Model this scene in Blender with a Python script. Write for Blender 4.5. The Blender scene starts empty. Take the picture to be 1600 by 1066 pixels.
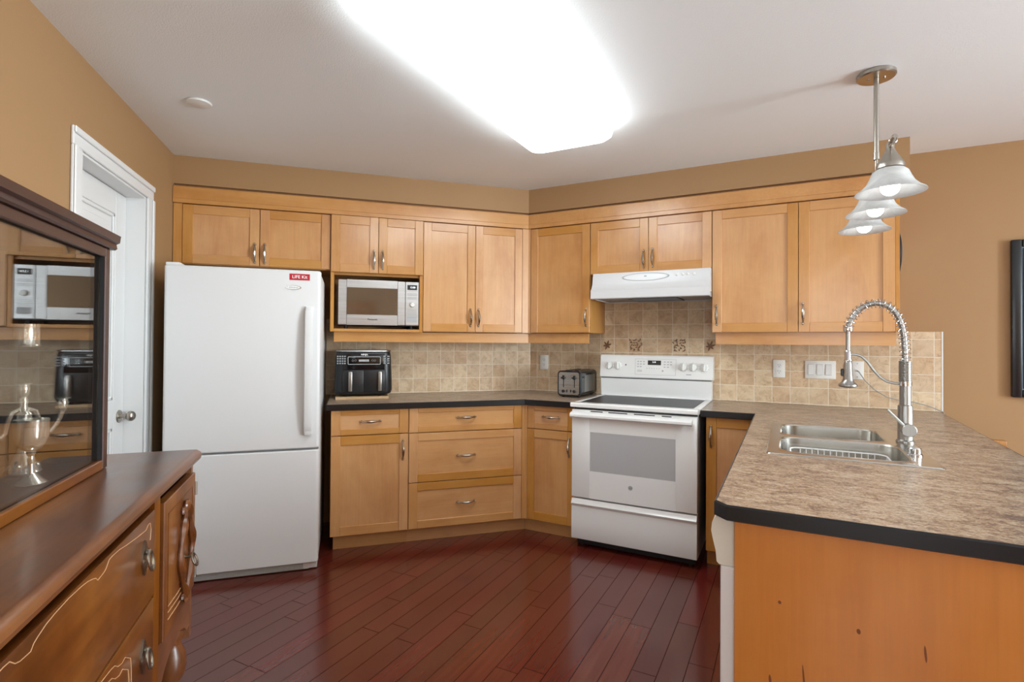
import bpy, bmesh, math, random
from mathutils import Vector, Matrix
random.seed(7)
PI = math.pi
SC = bpy.context.scene
COL = SC.collection

# ------------------------------------------------------------------ camera
def make_camera():
    f, cx, cy = 821.6, 805.85, 526.15            # focal length and principal point, 1600x1066 frame
    a, p, r = math.radians(72.303), math.radians(.62), math.radians(.387)
    F = Vector((math.cos(a)*math.cos(p), math.sin(a)*math.cos(p), math.sin(p)))
    R = Vector((math.sin(a), -math.cos(a), 0))
    U = R.cross(F)
    R2 = R*math.cos(r) + U*math.sin(r)
    U2 = U*math.cos(r) - R*math.sin(r)
    cd = bpy.data.cameras.new('camera'); co = bpy.data.objects.new('camera', cd); COL.objects.link(co)
    m = Matrix((R2, U2, -F)).transposed().to_4x4()
    m.translation = Vector((-1.4124, -4.0285, 1.3021))
    co.matrix_world = m
    cd.sensor_fit = 'HORIZONTAL'; cd.sensor_width = 36; cd.lens = f*36/1600
    cd.shift_x = (800-cx)/1600; cd.shift_y = (cy-533)/1600
    cd.clip_start = .02
    SC.camera = co
make_camera()

# ------------------------------------------------------------------ light and exposure
SC.view_settings.view_transform = 'Standard'
SC.view_settings.look = 'None'
SC.view_settings.gamma = 1
SC.view_settings.use_curve_mapping = False
SC.view_settings.exposure = 0.6
W = bpy.data.worlds.new('world'); SC.world = W; W.use_nodes = True
W.node_tree.nodes['Background'].inputs[0].default_value = (.86, .93, 1, 1)
W.node_tree.nodes['Background'].inputs[1].default_value = 1.0
FIXTURE_EMIT = 6.2
BULB_EMIT = 4.6
def area(name, loc, rot, sx, sy, power, color=(1, 1, 1)):
    ld = bpy.data.lights.new(name, 'AREA'); ld.shape = 'RECTANGLE'; ld.size = sx; ld.size_y = sy
    ld.energy = power; ld.color = color
    o = bpy.data.objects.new(name, ld); COL.objects.link(o); o.location = loc; o.rotation_euler = rot
    return o
area('added_fill_front', (2.4, -6.95, 1.35), (math.radians(90), 0, 0), 1.2, 1.8, 20, (.80, .92, .98))  # added fill lamp behind the camera, at an invented window
area('added_fill_dining', (3.1, -5.6, 1.35), (math.radians(90), 0, math.radians(90)), 1.4, 1.8, 235, (.80, .92, .98))  # added fill lamp from the right rear, no known source there
area('added_fill_side', (-2.38, -5.9, 1.35), (math.radians(90), 0, math.radians(-90)), 1.4, 1.8, 25, (.80, .92, .98))  # added fill lamp at left rear to brighten the right wall

# ------------------------------------------------------------------ material helpers
def lin(r, g, b):
    f = lambda c: (c/255/12.92) if c/255 <= .04045 else ((c/255+.055)/1.055)**2.4
    return (f(r), f(g), f(b), 1)
class NT:
    def __init__(s, name):
        s.m = bpy.data.materials.new(name); s.m.use_nodes = True
        s.t = s.m.node_tree; s.b = s.t.nodes['Principled BSDF']; s.out = s.t.nodes['Material Output']
    def n(s, typ, **kw):
        x = s.t.nodes.new(typ)
        for k, v in kw.items(): setattr(x, k, v)
        return x
    def put(s, sock, v):
        if isinstance(v, bpy.types.NodeSocket): s.t.links.new(v, sock)
        elif v is not None: sock.default_value = v
    def math(s, op, a, b=None, c=None):
        x = s.n('ShaderNodeMath', operation=op)
        for i, v in enumerate((a, b, c)):
            if v is not None: s.put(x.inputs[i], v)
        return x.outputs[0]
    def coords(s):
        return s.n('ShaderNodeTexCoord').outputs['Object']
    def sep(s, v):
        x = s.n('ShaderNodeSeparateXYZ'); s.put(x.inputs[0], v); return x.outputs
    def comb(s, a, b, c=0.0):
        x = s.n('ShaderNodeCombineXYZ')
        for i, v in enumerate((a, b, c)): s.put(x.inputs[i], v)
        return x.outputs[0]
    def mapping(s, v, scale=(1, 1, 1), loc=(0, 0, 0), rot=(0, 0, 0)):
        x = s.n('ShaderNodeMapping'); s.put(x.inputs[0], v); s.put(x.inputs['Scale'], scale)
        s.put(x.inputs['Location'], loc); s.put(x.inputs['Rotation'], rot); return x.outputs[0]
    def noise(s, v, scale, detail=4, rough=.55, dist=0):
        x = s.n('ShaderNodeTexNoise'); s.put(x.inputs['Vector'], v); s.put(x.inputs['Scale'], scale)
        s.put(x.inputs['Detail'], detail); s.put(x.inputs['Roughness'], rough); s.put(x.inputs['Distortion'], dist)
        return x.outputs['Fac']
    def white(s, v):
        x = s.n('ShaderNodeTexWhiteNoise', noise_dimensions='3D'); s.put(x.inputs['Vector'], v); return x.outputs['Value']
    def ramp(s, f, stops):
        x = s.n('ShaderNodeValToRGB'); s.put(x.inputs[0], f); e = x.color_ramp.elements
        while len(e) < len(stops): e.new(.5)
        for i, (p, c) in enumerate(stops): e[i].position = p; e[i].color = c
        return x.outputs[0]
    def mix(s, f, a, b, mode='MIX'):
        x = s.n('ShaderNodeMix', data_type='RGBA', blend_type=mode); s.put(x.inputs[0], f); s.put(x.inputs[6], a); s.put(x.inputs[7], b)
        return x.outputs[2]
    def rng(s, f, a, b, c=0.0, d=1.0):
        x = s.n('ShaderNodeMapRange'); s.put(x.inputs[0], f)
        for i, v in enumerate((a, b, c, d)): s.put(x.inputs[i+1], v)
        return x.outputs[0]
    def bump(s, h, st=.2, dist=.002):
        x = s.n('ShaderNodeBump'); s.put(x.inputs['Height'], h); s.put(x.inputs['Strength'], st); s.put(x.inputs['Distance'], dist)
        s.t.links.new(x.outputs[0], s.b.inputs['Normal'])
    def set(s, color=None, rough=None, metal=None, spec=None, coat=None, coatr=None, emit=None, estr=None, trans=None, aniso=None):
        for k, v in (('Base Color', color), ('Roughness', rough), ('Metallic', metal), ('Specular IOR Level', spec), ('Coat Weight', coat),
                     ('Coat Roughness', coatr), ('Emission Color', emit), ('Emission Strength', estr), ('Transmission Weight', trans), ('Anisotropic', aniso)):
            if v is not None: s.put(s.b.inputs[k], v)
        return s.m

def plain(name, color, rough=.5, metal=0, spec=.5, bump=None, **kw):
    t = NT(name); t.set(color, rough, metal, spec, **kw)
    if bump: t.bump(t.noise(t.coords(), bump[0], 3), bump[1], bump[2])
    return t.m

def wood(name, axis, c0, c1, c2, rough=.35, fig=1.0, fine=.05, coat=.6, coatr=.18, tints=.22, scl=1.0, spread=.24, val=.86, sat=1.12, hue=.5):
    """grain runs along the given axis; per-face 'tint' is the natural tone of that board"""
    t = NT(name)
    co = t.coords()
    rnd = t.n('ShaderNodeObjectInfo').outputs['Random']
    tint = t.n('ShaderNodeAttribute', attribute_name='tint').outputs['Fac']
    off = t.comb(t.math('MULTIPLY', rnd, 17.0), t.math('MULTIPLY', tint, 31.0), t.math('MULTIPLY', rnd, 9.0))
    va = t.n('ShaderNodeVectorMath', operation='ADD'); t.put(va.inputs[0], co); t.put(va.inputs[1], off)
    long, cross = .9*scl, 4.5*scl
    sc = {'x': (long, cross, cross), 'y': (cross, long, cross), 'z': (cross, cross, long)}[axis]
    v = t.mapping(va.outputs[0], sc)
    n1 = t.noise(v, 1.0, 5, .6, .6*fig)
    n2 = t.noise(t.mapping(va.outputs[0], (5, 5, 5)), 1.0, 4, .6)
    sf = tuple(k*(18 if k > long else 4) for k in sc)
    n3 = t.noise(t.mapping(va.outputs[0], sf), 1.0, 3, .7)
    f = t.math('ADD', t.math('MULTIPLY', n1, .6), t.math('MULTIPLY', n2, .4))
    c = t.ramp(f, [(.5-spread, c0), (.5, c1), (.5+spread, c2)])
    k = t.math('ADD', t.rng(n3, .3, .7, 1-fine, 1+fine), t.math('MULTIPLY', t.math('SUBTRACT', tint, .5), tints))
    hsv = t.n('ShaderNodeHueSaturation'); t.put(hsv.inputs['Color'], c); t.put(hsv.inputs['Value'], t.math('MULTIPLY', k, val))
    hsv.inputs['Hue'].default_value = hue
    t.put(hsv.inputs['Saturation'], t.math('SUBTRACT', sat, t.math('MULTIPLY', tint, .24)))
    t.set(hsv.outputs[0], t.rng(n2, .3, .7, rough-.05, rough+.05), spec=.45, coat=coat, coatr=coatr)
    t.bump(n3, .04, .001)
    return t.m

MP0, MP1, MP2 = lin(188, 130, 74), lin(211, 159, 101), lin(222, 174, 116)
M = {}
M['maple_v'] = wood('maple_vertical_grain', 'z', MP0, MP1, MP2, rough=.38, fig=1.6, sat=1.18, val=.88, hue=.4955)
M['maple_h'] = wood('maple_horizontal_grain', 'x', MP0, MP1, MP2, rough=.38, sat=1.18, val=.88, hue=.4955)
M['maple_end'] = wood('maple_end_panel', 'z', lin(190, 122, 60), lin(207, 140, 74), lin(216, 152, 88), rough=.4, fig=2.6, scl=.6, val=.98, sat=1.16, hue=.495)
WN0, WN1, WN2 = lin(70, 36, 14), lin(116, 64, 26), lin(148, 92, 40)
M['walnut_h'] = wood('walnut_horizontal_grain', 'x', WN0, WN1, WN2, rough=.34, coat=.35, coatr=.2, scl=1.0, fine=.16, tints=.2, spread=.14, val=.76)
M['walnut_v'] = wood('walnut_vertical_grain', 'z', WN0, WN1, WN2, rough=.36, coat=.3, coatr=.25, scl=1.0, fine=.16, tints=.2, spread=.14, val=.76)
M['hutch'] = wood('dark_mahogany', 'x', lin(44, 22, 17), lin(62, 33, 25), lin(80, 46, 34), rough=.4, coat=.2)
M['hutch_in'] = wood('dark_cabinet_interior', 'x', lin(34, 24, 20), lin(48, 35, 29), lin(58, 43, 36), rough=.4, coat=.3)
M['carve'] = plain('pale_carved_line', lin(184, 140, 100), .5)
M['knot'] = plain('veneer_knot', lin(128, 72, 36), .5)
M['oak'] = wood('oak', 'y', lin(150, 98, 50), lin(176, 122, 68), lin(190, 138, 84), rough=.45)
M['pine'] = wood('pale_board', 'x', lin(196, 160, 120), lin(214, 180, 140), lin(224, 192, 156), rough=.5, coat=0)

def paint(name, c, bumps=.15):
    t = NT(name); co = t.coords()
    n = t.noise(co, 160, 3); t.set(c, .55, spec=.35); t.bump(n, bumps, .0015); return t.m
M['tan'] = paint('tan_wall_paint', lin(166, 130, 91))
M['ceiling'] = paint('white_textured_ceiling', lin(240, 243, 244), .6)
M['white_trim'] = plain('white_trim_paint', lin(226, 226, 225), .35)
M['white_enamel'] = plain('white_enamel', lin(240, 240, 239), .22, coat=.3, coatr=.08)
M['fridge_white'] = plain('white_textured_steel', lin(226, 226, 226), .42, bump=(420, .12, .0008))
M['hood_white'] = plain('hood_white_enamel', lin(216, 217, 219), .25)
M['white_plastic'] = plain('white_plastic', lin(232, 232, 228), .35)
M['ivory_plastic'] = plain('ivory_plastic', lin(232, 228, 214), .4)
M['grey_mark'] = plain('pale_grey_print', lin(176, 178, 180), .5)
M['grey_plastic'] = plain('grey_plastic', lin(150, 152, 154), .45)
M['dark_grey'] = plain('dark_grey_plastic', lin(62, 63, 66), .45)
M['black_plastic'] = plain('black_plastic', lin(28, 29, 32), .35)
M['black_gloss'] = plain('black_gloss', lin(14, 15, 18), .12)
M['black_band'] = plain('black_edge_band', lin(20, 21, 24), .3)
M['gap_shade'] = plain('painted_gap_shade', lin(120, 84, 54), .8)  # brown that stands in for shade in the gap above the crown
M['nickel'] = plain('brushed_nickel', lin(176, 170, 160), .3, 1)
M['pewter'] = plain('pewter_pull', lin(186, 178, 166), .27, 1)
M['chrome'] = plain('chrome', lin(215, 216, 218), .1, 1)
M['silver'] = plain('polished_silver', lin(250, 247, 238), .17, .82, bump=(60, .12, .002))
M['aged_brass'] = plain('aged_metal_pull', lin(150, 144, 132), .3, 1)
M['sticker_red'] = plain('red_sticker', lin(186, 32, 48), .4)
M['sticker_white'] = plain('white_print', lin(240, 240, 240), .5)
M['oven_glass'] = plain('grey_oven_glass', lin(186, 187, 189), .25, spec=.6)
M['leaf'] = plain('bronze_leaf_relief', lin(116, 82, 56), .55)
M['toe_black'] = plain('black_foot', lin(16, 16, 17), .6)
M['fillet'] = plain('slate_blue_fillet', lin(120, 146, 168), .4)
M['art'] = plain('dark_print_behind_glass', lin(26, 28, 38), .2)
M['wire_white'] = plain('white_coated_wire', lin(238, 238, 236), .4)
M['cord_grey'] = plain('grey_cord', lin(150, 150, 148), .5)
M['cooktop'] = None
def mk_cooktop():
    t = NT('black_ceramic_cooktop'); co = t.coords()
    n = t.noise(co, 260, 2); t.set(t.ramp(n, [(.4, lin(38, 38, 41)), (.62, lin(62, 62, 66))]), .38, spec=.22); return t.m
M['cooktop'] = mk_cooktop()
def mk_steel(name, ax, base=(190, 191, 192), rough=.28):
    t = NT(name); co = t.coords()
    sc = {'x': (2, 220, 220), 'z': (220, 220, 2), 'y': (220, 2, 220)}[ax]
    n = t.noise(t.mapping(co, sc), 1, 3)
    t.set(t.ramp(n, [(.3, lin(*[c-16 for c in base])), (.7, lin(*base))]), t.rng(n, .3, .7, rough-.06, rough+.08), metal=1)
    return t.m
M['steel_x'] = mk_steel('brushed_steel_horizontal', 'x')
M['steel_z'] = mk_steel('brushed_steel_vertical', 'z', (172, 170, 166), .34)
M['sink_steel'] = plain('satin_sink_steel', lin(206, 202, 195), .24, 1)
M['micro_steel'] = mk_steel('light_brushed_steel', 'x', (196, 197, 198), .36)
def mk_emit(name, c, s):
    t = NT(name); t.set((.9, .9, .9, 1), .4, emit=c, estr=s); return t.m
M['diffuser'] = mk_emit('lit_acrylic_diffuser', (.87, .96, .99, 1), FIXTURE_EMIT)
M['bulb'] = mk_emit('lit_bulb', (1, .97, .92, 1), BULB_EMIT)
M['display'] = plain('dark_display', lin(52, 56, 60), .15)
M['digits'] = mk_emit('lit_digits', (.85, .95, 1, 1), .8)
def mk_shade():
    t = NT('alabaster_glass'); co = t.coords()
    n = t.noise(co, 14, 4, .6, 1.5)
    c = t.ramp(n, [(.35, lin(212, 215, 216)), (.65, lin(232, 234, 234))])
    t.set(c, .2, spec=.5)
    tr = t.n('ShaderNodeBsdfTranslucent'); t.put(tr.inputs[0], c)
    mx = t.n('ShaderNodeMixShader'); t.put(mx.inputs[0], .42)
    t.t.links.new(t.b.outputs[0], mx.inputs[1]); t.t.links.new(tr.outputs[0], mx.inputs[2]); t.t.links.new(mx.outputs[0], t.out.inputs[0])
    return t.m
M['shade'] = mk_shade()
def mk_pane(name, refl, tint=(1, 1, 1, 1)):
    t = NT(name)
    g = t.n('ShaderNodeBsdfGlossy'); t.put(g.inputs['Roughness'], .015); t.put(g.inputs[0], (.93, .95, .96, 1))
    tr = t.n('ShaderNodeBsdfTransparent'); t.put(tr.inputs[0], tint)
    mx = t.n('ShaderNodeMixShader'); t.put(mx.inputs[0], refl)
    t.t.links.new(tr.outputs[0], mx.inputs[1]); t.t.links.new(g.outputs[0], mx.inputs[2]); t.t.links.new(mx.outputs[0], t.out.inputs[0])
    return t.m
M['pane'] = mk_pane('reflective_display_glass', .25, (.97, .97, .96, 1))
M['window_pane'] = mk_pane('window_glass', .06)
def mk_counter(name, rot):
    t = NT(name); co = t.mapping(t.coords(), (1, 1, 1), rot=(0, 0, rot))
    a = t.noise(t.mapping(co, (10, 20, 20)), 1, 6, .7, .8)
    b = t.noise(t.mapping(co, (55, 110, 110)), 1, 4, .7)
    c = t.noise(t.mapping(co, (150, 260, 260)), 1, 3, .75)
    f = t.math('ADD', t.math('MULTIPLY', a, .34), t.math('ADD', t.math('MULTIPLY', b, .33), t.math('MULTIPLY', c, .33)))
    col = t.ramp(f, [(.37, lin(78, 70, 74)), (.445, lin(122, 104, 98)), (.485, lin(165, 138, 112)), (.53, lin(190, 168, 144)), (.585, lin(210, 195, 175)), (.66, lin(160, 150, 146))])
    hs = t.n('ShaderNodeHueSaturation'); t.put(hs.inputs['Color'], col); t.put(hs.inputs['Value'], .86)
    t.set(hs.outputs[0], .3, spec=.5); t.bump(c, .08, .0006); return t.m
M['counter'] = mk_counter('speckled_brown_laminate', 0)
def mk_tile(name, u0, pu, v0, pv):
    t = NT(name); co = t.coords(); s = t.sep(co)
    u = t.math('DIVIDE', t.math('SUBTRACT', s[0], u0), pu); v = t.math('DIVIDE', t.math('SUBTRACT', s[2], v0), pv)
    cu, cv = t.math('FLOOR', u), t.math('FLOOR', v)
    fu, fv = t.math('FRACT', u), t.math('FRACT', v)
    du = t.math('MULTIPLY', t.math('MINIMUM', fu, t.math('SUBTRACT', 1.0, fu)), pu)
    dv = t.math('MULTIPLY', t.math('MINIMUM', fv, t.math('SUBTRACT', 1.0, fv)), pv)
    d = t.math('MINIMUM', du, dv)
    m = t.rng(t.math('ADD', d, t.math('MULTIPLY', t.math('SUBTRACT', t.noise(co, 90, 2), .5), .0012)), .0012, .0026)
    cell = t.comb(cu, cv)
    r1 = t.white(cell); r2 = t.white(t.comb(cv, cu, 3.3))
    off = t.n('ShaderNodeVectorMath', operation='ADD'); t.put(off.inputs[0], co); t.put(off.inputs[1], t.comb(t.math('MULTIPLY', r1, 7.0), t.math('MULTIPLY', r2, 5.0), r1))
    n1 = t.noise(off.outputs[0], 13, 5, .6, .8); n2 = t.noise(off.outputs[0], 60, 4, .6); n3 = t.noise(off.outputs[0], 30, 6, .7, 2.0)
    base = t.ramp(r1, [(0, lin(214, 186, 152)), (.25, lin(202, 172, 138)), (.45, lin(208, 184, 154)), (.7, lin(220, 197, 164)), (1, lin(198, 172, 142))])
    vein = t.mix(t.rng(n1, .45, .72, 0, .7), base, lin(170, 136, 104))
    vein = t.mix(t.rng(n1, .25, .45, .45, 0), vein, lin(228, 210, 184))
    vein = t.mix(t.rng(n3, .57, .66, 0, .6), vein, lin(158, 126, 98))
    vein = t.mix(t.rng(n2, .60, .75, 0, .4), vein, lin(160, 130, 102))
    col = t.mix(m, lin(226, 214, 194), vein)
    hs = t.n('ShaderNodeHueSaturation'); t.put(hs.inputs['Color'], col); t.put(hs.inputs['Value'], 1.02)
    t.set(hs.outputs[0], .45, spec=.4)
    t.bump(t.math('ADD', m, t.math('MULTIPLY', n2, .25)), .35, .002)
    return t.m
M['tile_a'] = mk_tile('travertine_tile_left_run', -.7330, .1032, .9215, .1030)
M['tile_b'] = mk_tile('travertine_tile_right_run', .7000, .1062, .9215, .1034)
def mk_floor():
    t = NT('cherry_plank_floor'); s = t.sep(t.coords())
    q = math.sqrt(.5)
    u = t.math('MULTIPLY', t.math('SUBTRACT', s[0], s[1]), q); v = t.math('MULTIPLY', t.math('ADD', s[0], s[1]), q)
    w, L = .0972, .95
    ur = t.math('DIVIDE', t.math('SUBTRACT', u, 1.3 - 20*w), w); row = t.math('FLOOR', ur); fu = t.math('FRACT', ur)
    vo = t.math('ADD', t.math('DIVIDE', v, L), t.math('MULTIPLY', t.white(t.comb(row, 1.7)), 5.0))
    cl = t.math('FLOOR', vo); fv = t.math('FRACT', vo)
    du = t.math('MULTIPLY', t.math('MINIMUM', fu, t.math('SUBTRACT', 1.0, fu)), w)
    dv = t.math('MULTIPLY', t.math('MINIMUM', fv, t.math('SUBTRACT', 1.0, fv)), L)
    gap = t.rng(t.math('MINIMUM', du, dv), .0007, .0020)
    r1 = t.white(t.comb(row, cl, 4.0))
    gv = t.comb(t.math('ADD', t.math('MULTIPLY', u, 45.0), t.math('MULTIPLY', r1, 40.0)), t.math('MULTIPLY', v, 3.0), r1)
    g = t.noise(gv, 1.0, 4, .55, .3)
    c = t.ramp(g, [(.25, lin(91, 31, 22)), (.5, lin(98, 35, 25)), (.75, lin(105, 39, 28))])
    hs = t.n('ShaderNodeHueSaturation'); t.put(hs.inputs['Color'], c); t.put(hs.inputs['Value'], t.rng(r1, 0, 1, .82, 1.16))
    t.put(hs.inputs['Hue'], t.rng(t.white(t.comb(cl, row, 8.0)), 0, 1, .494, .508))
    col = t.mix(gap, lin(40, 14, 10), hs.outputs[0])
    t.set(col, .26, spec=t.math('MULTIPLY', gap, .55), coat=t.math('MULTIPLY', gap, .5), coatr=.14)
    t.bump(gap, .12, .0008)
    return t.m
M['floor'] = mk_floor()

# ------------------------------------------------------------------ mesh builder
class MB:
    def __init__(s):
        s.v = []; s.f = []; s.mi = []; s.ti = []; s.sm = []; s.mats = []
    def mat(s, m):
        m = M[m] if isinstance(m, str) else m
        if m not in s.mats: s.mats.append(m)
        return s.mats.index(m)
    def add(s, vs, fs, m, tint=None, smooth=True):
        i0 = len(s.v); k = s.mat(m); t = random.random() if tint is None else tint
        s.v += [tuple(v) for v in vs]
        for f in fs: s.f.append([i0+i for i in f]); s.mi.append(k); s.ti.append(t); s.sm.append(smooth)
        return s
    def box(s, x0, x1, y0, y1, z0, z1, m, bev=0.0, seg=1, tint=None):
        x0, x1 = min(x0, x1), max(x0, x1); y0, y1 = min(y0, y1), max(y0, y1); z0, z1 = min(z0, z1), max(z0, z1)
        vs = [(x, y, z) for x in (x0, x1) for y in (y0, y1) for z in (z0, z1)]
        fs = [(0, 1, 3, 2), (4, 6, 7, 5), (0, 4, 5, 1), (2, 3, 7, 6), (0, 2, 6, 4), (1, 5, 7, 3)]
        if bev <= 0: return s.add(vs, fs, m, tint, False)
        bev = min(bev, .49*min(x1-x0, y1-y0, z1-z0))
        b = bmesh.new(); vv = [b.verts.new(v) for v in vs]
        for f in fs: b.faces.new([vv[i] for i in f])
        bmesh.ops.bevel(b, geom=list(b.edges), offset=bev, segments=seg, affect='EDGES', profile=.5)
        b.verts.index_update()
        s.add([v.co[:] for v in b.verts], [[v.index for v in f.verts] for f in b.faces], m, tint, False); b.free(); return s
    def ring(s, rings, m, closed=True, cap=True, tint=None):
        """skin consecutive rings of equal size"""
        n = len(rings[0]); vs = [p for r in rings for p in r]; fs = []
        for i in range(len(rings)-1):
            for j in range(n if closed else n-1):
                a, b = i*n+j, i*n+(j+1) % n; fs.append((a, b, b+n, a+n))
        if cap and closed:
            fs.append(tuple(range(n-1, -1, -1))); k = (len(rings)-1)*n; fs.append(tuple(range(k, k+n)))
        return s.add(vs, fs, m, tint)
    def prism(s, poly, a, b, m, axis='z', tint=None):
        def P(u, v, w): return {'z': (u, v, w), 'y': (u, w, v), 'x': (w, u, v)}[axis]
        return s.ring([[P(u, v, a) for u, v in poly], [P(u, v, b) for u, v in poly]], m, tint=tint)
    def lathe(s, prof, c, m, axis='z', seg=24, cap=True, flip=False):
        cx, cy, cz = c; rings = []
        for r, h in prof:
            R = []
            for k in range(seg):
                a = 2*PI*k/seg; u, v = r*math.cos(a), r*math.sin(a)
                R.append({'z': (cx+u, cy+v, cz+h), 'y': (cx+u, cy+h, cz+v), 'x': (cx+h, cy+u, cz+v)}[axis])
            rings.append(R)
        return s.ring(rings, m, cap=cap)
    def cyl(s, c, r, h0, h1, m, axis='z', seg=24, bev=0.0):
        if bev: p = [(r-bev, h0), (r, h0+bev), (r, h1-bev), (r-bev, h1)]
        else: p = [(r, h0), (r, h1)]
        return s.lathe(p, c, m, axis, seg)
    def sphere(s, c, r, m, seg=20, sq=(1, 1, 1)):
        rings = []
        n = seg//2
        for i in range(1, n):
            t = -PI/2+PI*i/n
            rings.append([(c[0]+sq[0]*r*math.cos(t)*math.cos(2*PI*k/seg), c[1]+sq[1]*r*math.cos(t)*math.sin(2*PI*k/seg), c[2]+sq[2]*r*math.sin(t)) for k in range(seg)])
        return s.ring(rings, m)
    def tube(s, pts, r, m, seg=8, closed=False, flat=None):
        pts = [Vector(p) for p in pts]; n = len(pts); rings = []
        rr = r if isinstance(r, (list, tuple)) else [r]*n
        T = []
        for i in range(n):
            a = pts[i-1] if (i > 0 or closed) else pts[0]; b = pts[(i+1) % n] if (i < n-1 or closed) else pts[-1]
            T.append((b-a).normalized())
        up = Vector((0, 0, 1)) if abs(T[0].z) < .9 else Vector((1, 0, 0))
        N = (up-T[0]*up.dot(T[0])).normalized()
        for i in range(n):
            N = (N-T[i]*N.dot(T[i])).normalized(); B = T[i].cross(N)
            rings.append([tuple(pts[i]+N*(rr[i]*math.cos(2*PI*k/seg))+B*(rr[i]*(flat or 1)*math.sin(2*PI*k/seg))) for k in range(seg)])
        if closed: rings.append(rings[0]); return s.ring(rings, m, cap=False)
        return s.ring(rings, m)
    def build(s, name, parent=None, off=(0, 0, 0), smooth=32):
        me = bpy.data.meshes.new(name)
        me.from_pydata([(x-off[0], y-off[1], z-off[2]) for x, y, z in s.v], [], s.f)
        for m in s.mats: me.materials.append(m)
        me.polygons.foreach_set('material_index', s.mi); me.polygons.foreach_set('use_smooth', s.sm)
        at = me.attributes.new('tint', 'FLOAT', 'FACE'); at.data.foreach_set('value', s.ti)
        b = bmesh.new(); b.from_mesh(me); bmesh.ops.remove_doubles(b, verts=b.verts, dist=1e-6); bmesh.ops.recalc_face_normals(b, faces=b.faces); b.to_mesh(me); b.free()
        me.set_sharp_from_angle(angle=math.radians(smooth))
        o = bpy.data.objects.new(name, me); COL.objects.link(o)
        if parent: o.parent = parent
        return o

def rrect(x0, x1, y0, y1, r, n=6):
    P = []
    for cx, cy, a in ((x1-r, y1-r, 0), (x0+r, y1-r, 90), (x0+r, y0+r, 180), (x1-r, y0+r, 270)):
        for k in range(n+1):
            t = math.radians(a+90*k/n); P.append((cx+r*math.cos(t), cy+r*math.sin(t)))
    return P

# frames: x runs along the wall to the right, y points into the wall (front of things faces -y)
FR = {'A': ((0, 0, 0), 0.0), 'B': ((0, 0, 0), -PI/4), 'S': ((-1.784, -2.403, 0), math.atan2(.9991, -.0425)), 'L': ((-2.439, 0, 0), PI/2)}
class Thing:
    """an Empty at the thing's base that parents its parts; parts are given in frame coordinates"""
    def __init__(s, name, label, cat, fr, o=(0, 0, 0), group=None):
        (fx, fy, fz), rz = FR[fr]
        s.o = o; s.e = bpy.data.objects.new(name, None); COL.objects.link(s.e); s.e.empty_display_size = .1
        c, q = math.cos(rz), math.sin(rz)
        s.e.location = (fx+c*o[0]-q*o[1], fy+q*o[0]+c*o[1], fz+o[2]); s.e.rotation_euler = (0, 0, rz)
        if label: s.e['label'] = label
        if cat: s.e['category'] = cat
        if group: s.e['group'] = group
    def part(s, name, mb, parent=None, label=None, smooth=32):
        o = mb.build(name, parent or s.e, s.o, smooth)
        if label: o['label'] = label
        return o
    def inst(s, name, me, loc, rot=(0, 0, 0), parent=None, label=None):
        o = bpy.data.objects.new(name, me); COL.objects.link(o); o.parent = parent or s.e
        o.location = (loc[0]-s.o[0], loc[1]-s.o[1], loc[2]-s.o[2]); o.rotation_euler = rot
        if label: o['label'] = label
        return o
    def text(s, name, body, size, loc, m, parent=None, bold=0, sx=1.0, rot=(PI/2, 0, 0), shear=0):
        cu = bpy.data.curves.new('t', 'FONT'); cu.body = body; cu.size = size; cu.align_x = 'CENTER'; cu.align_y = 'CENTER'
        cu.extrude = .0004; cu.offset = bold; cu.shear = shear
        t = bpy.data.objects.new('t', cu); COL.objects.link(t); bpy.context.view_layer.update()
        dg = bpy.context.evaluated_depsgraph_get()
        me = bpy.data.meshes.new_from_object(t.evaluated_get(dg)); bpy.data.objects.remove(t); me.materials.clear(); me.materials.append(M[m])
        o = s.inst(name, me, loc, rot, parent); o.scale = (sx, 1, 1); return o
def solo(name, label, cat, fr, mb, o=(0, 0, 0), group=None, smooth=32):
    """a thing that is one mesh"""
    ob = mb.build(name, None, o, smooth); (fx, fy, fz), rz = FR[fr]; c, q = math.cos(rz), math.sin(rz)
    ob.location = (fx+c*o[0]-q*o[1], fy+q*o[0]+c*o[1], fz+o[2]); ob.rotation_euler = (0, 0, rz)
    ob['label'] = label; ob['category'] = cat
    if group: ob['group'] = group
    return ob
def struct(name, fr, mb, label=None):
    ob = mb.build(name); (fx, fy, fz), rz = FR[fr]; ob.location = (fx, fy, fz); ob.rotation_euler = (0, 0, rz); ob['kind'] = 'structure'
    if label: ob['label'] = label
    return ob
T8 = math.tan(PI/8); Q = math.sqrt(.5)
def Bw(s, d):  # right-run coordinates to world xy
    return (Q*s-Q*d, -Q*s-Q*d)
def corner(d): return (-d*T8, -d)      # where the two runs' faces at depth d meet

# ================================================================== THE SETTING
CZ = 2.438; LX = -2.439; BE = 4.5; BX, BY = Bw(BE, 0); FY = -7.0
mb = MB(); mb.prism([(LX-.1, .1), (.05, .1), (BX+.1, BY+.03), (BX+.1, FY-.1), (LX-.1, FY-.1)], -.05, 0, 'floor'); struct('floor', 'A', mb)
mb = MB(); mb.prism([(LX-.1, .1), (.05, .1), (BX+.1, BY+.03), (BX+.1, FY-.1), (LX-.1, FY-.1)], CZ, CZ+.05, 'ceiling'); struct('ceiling', 'A', mb)
mb = MB(); mb.box(LX-.1, 0, 0, .1, 0, CZ, 'tan'); struct('wall_rear', 'A', mb)
mb = MB(); mb.box(0, BE, 0, .1, 0, CZ, 'tan'); struct('wall_right', 'B', mb)
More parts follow.
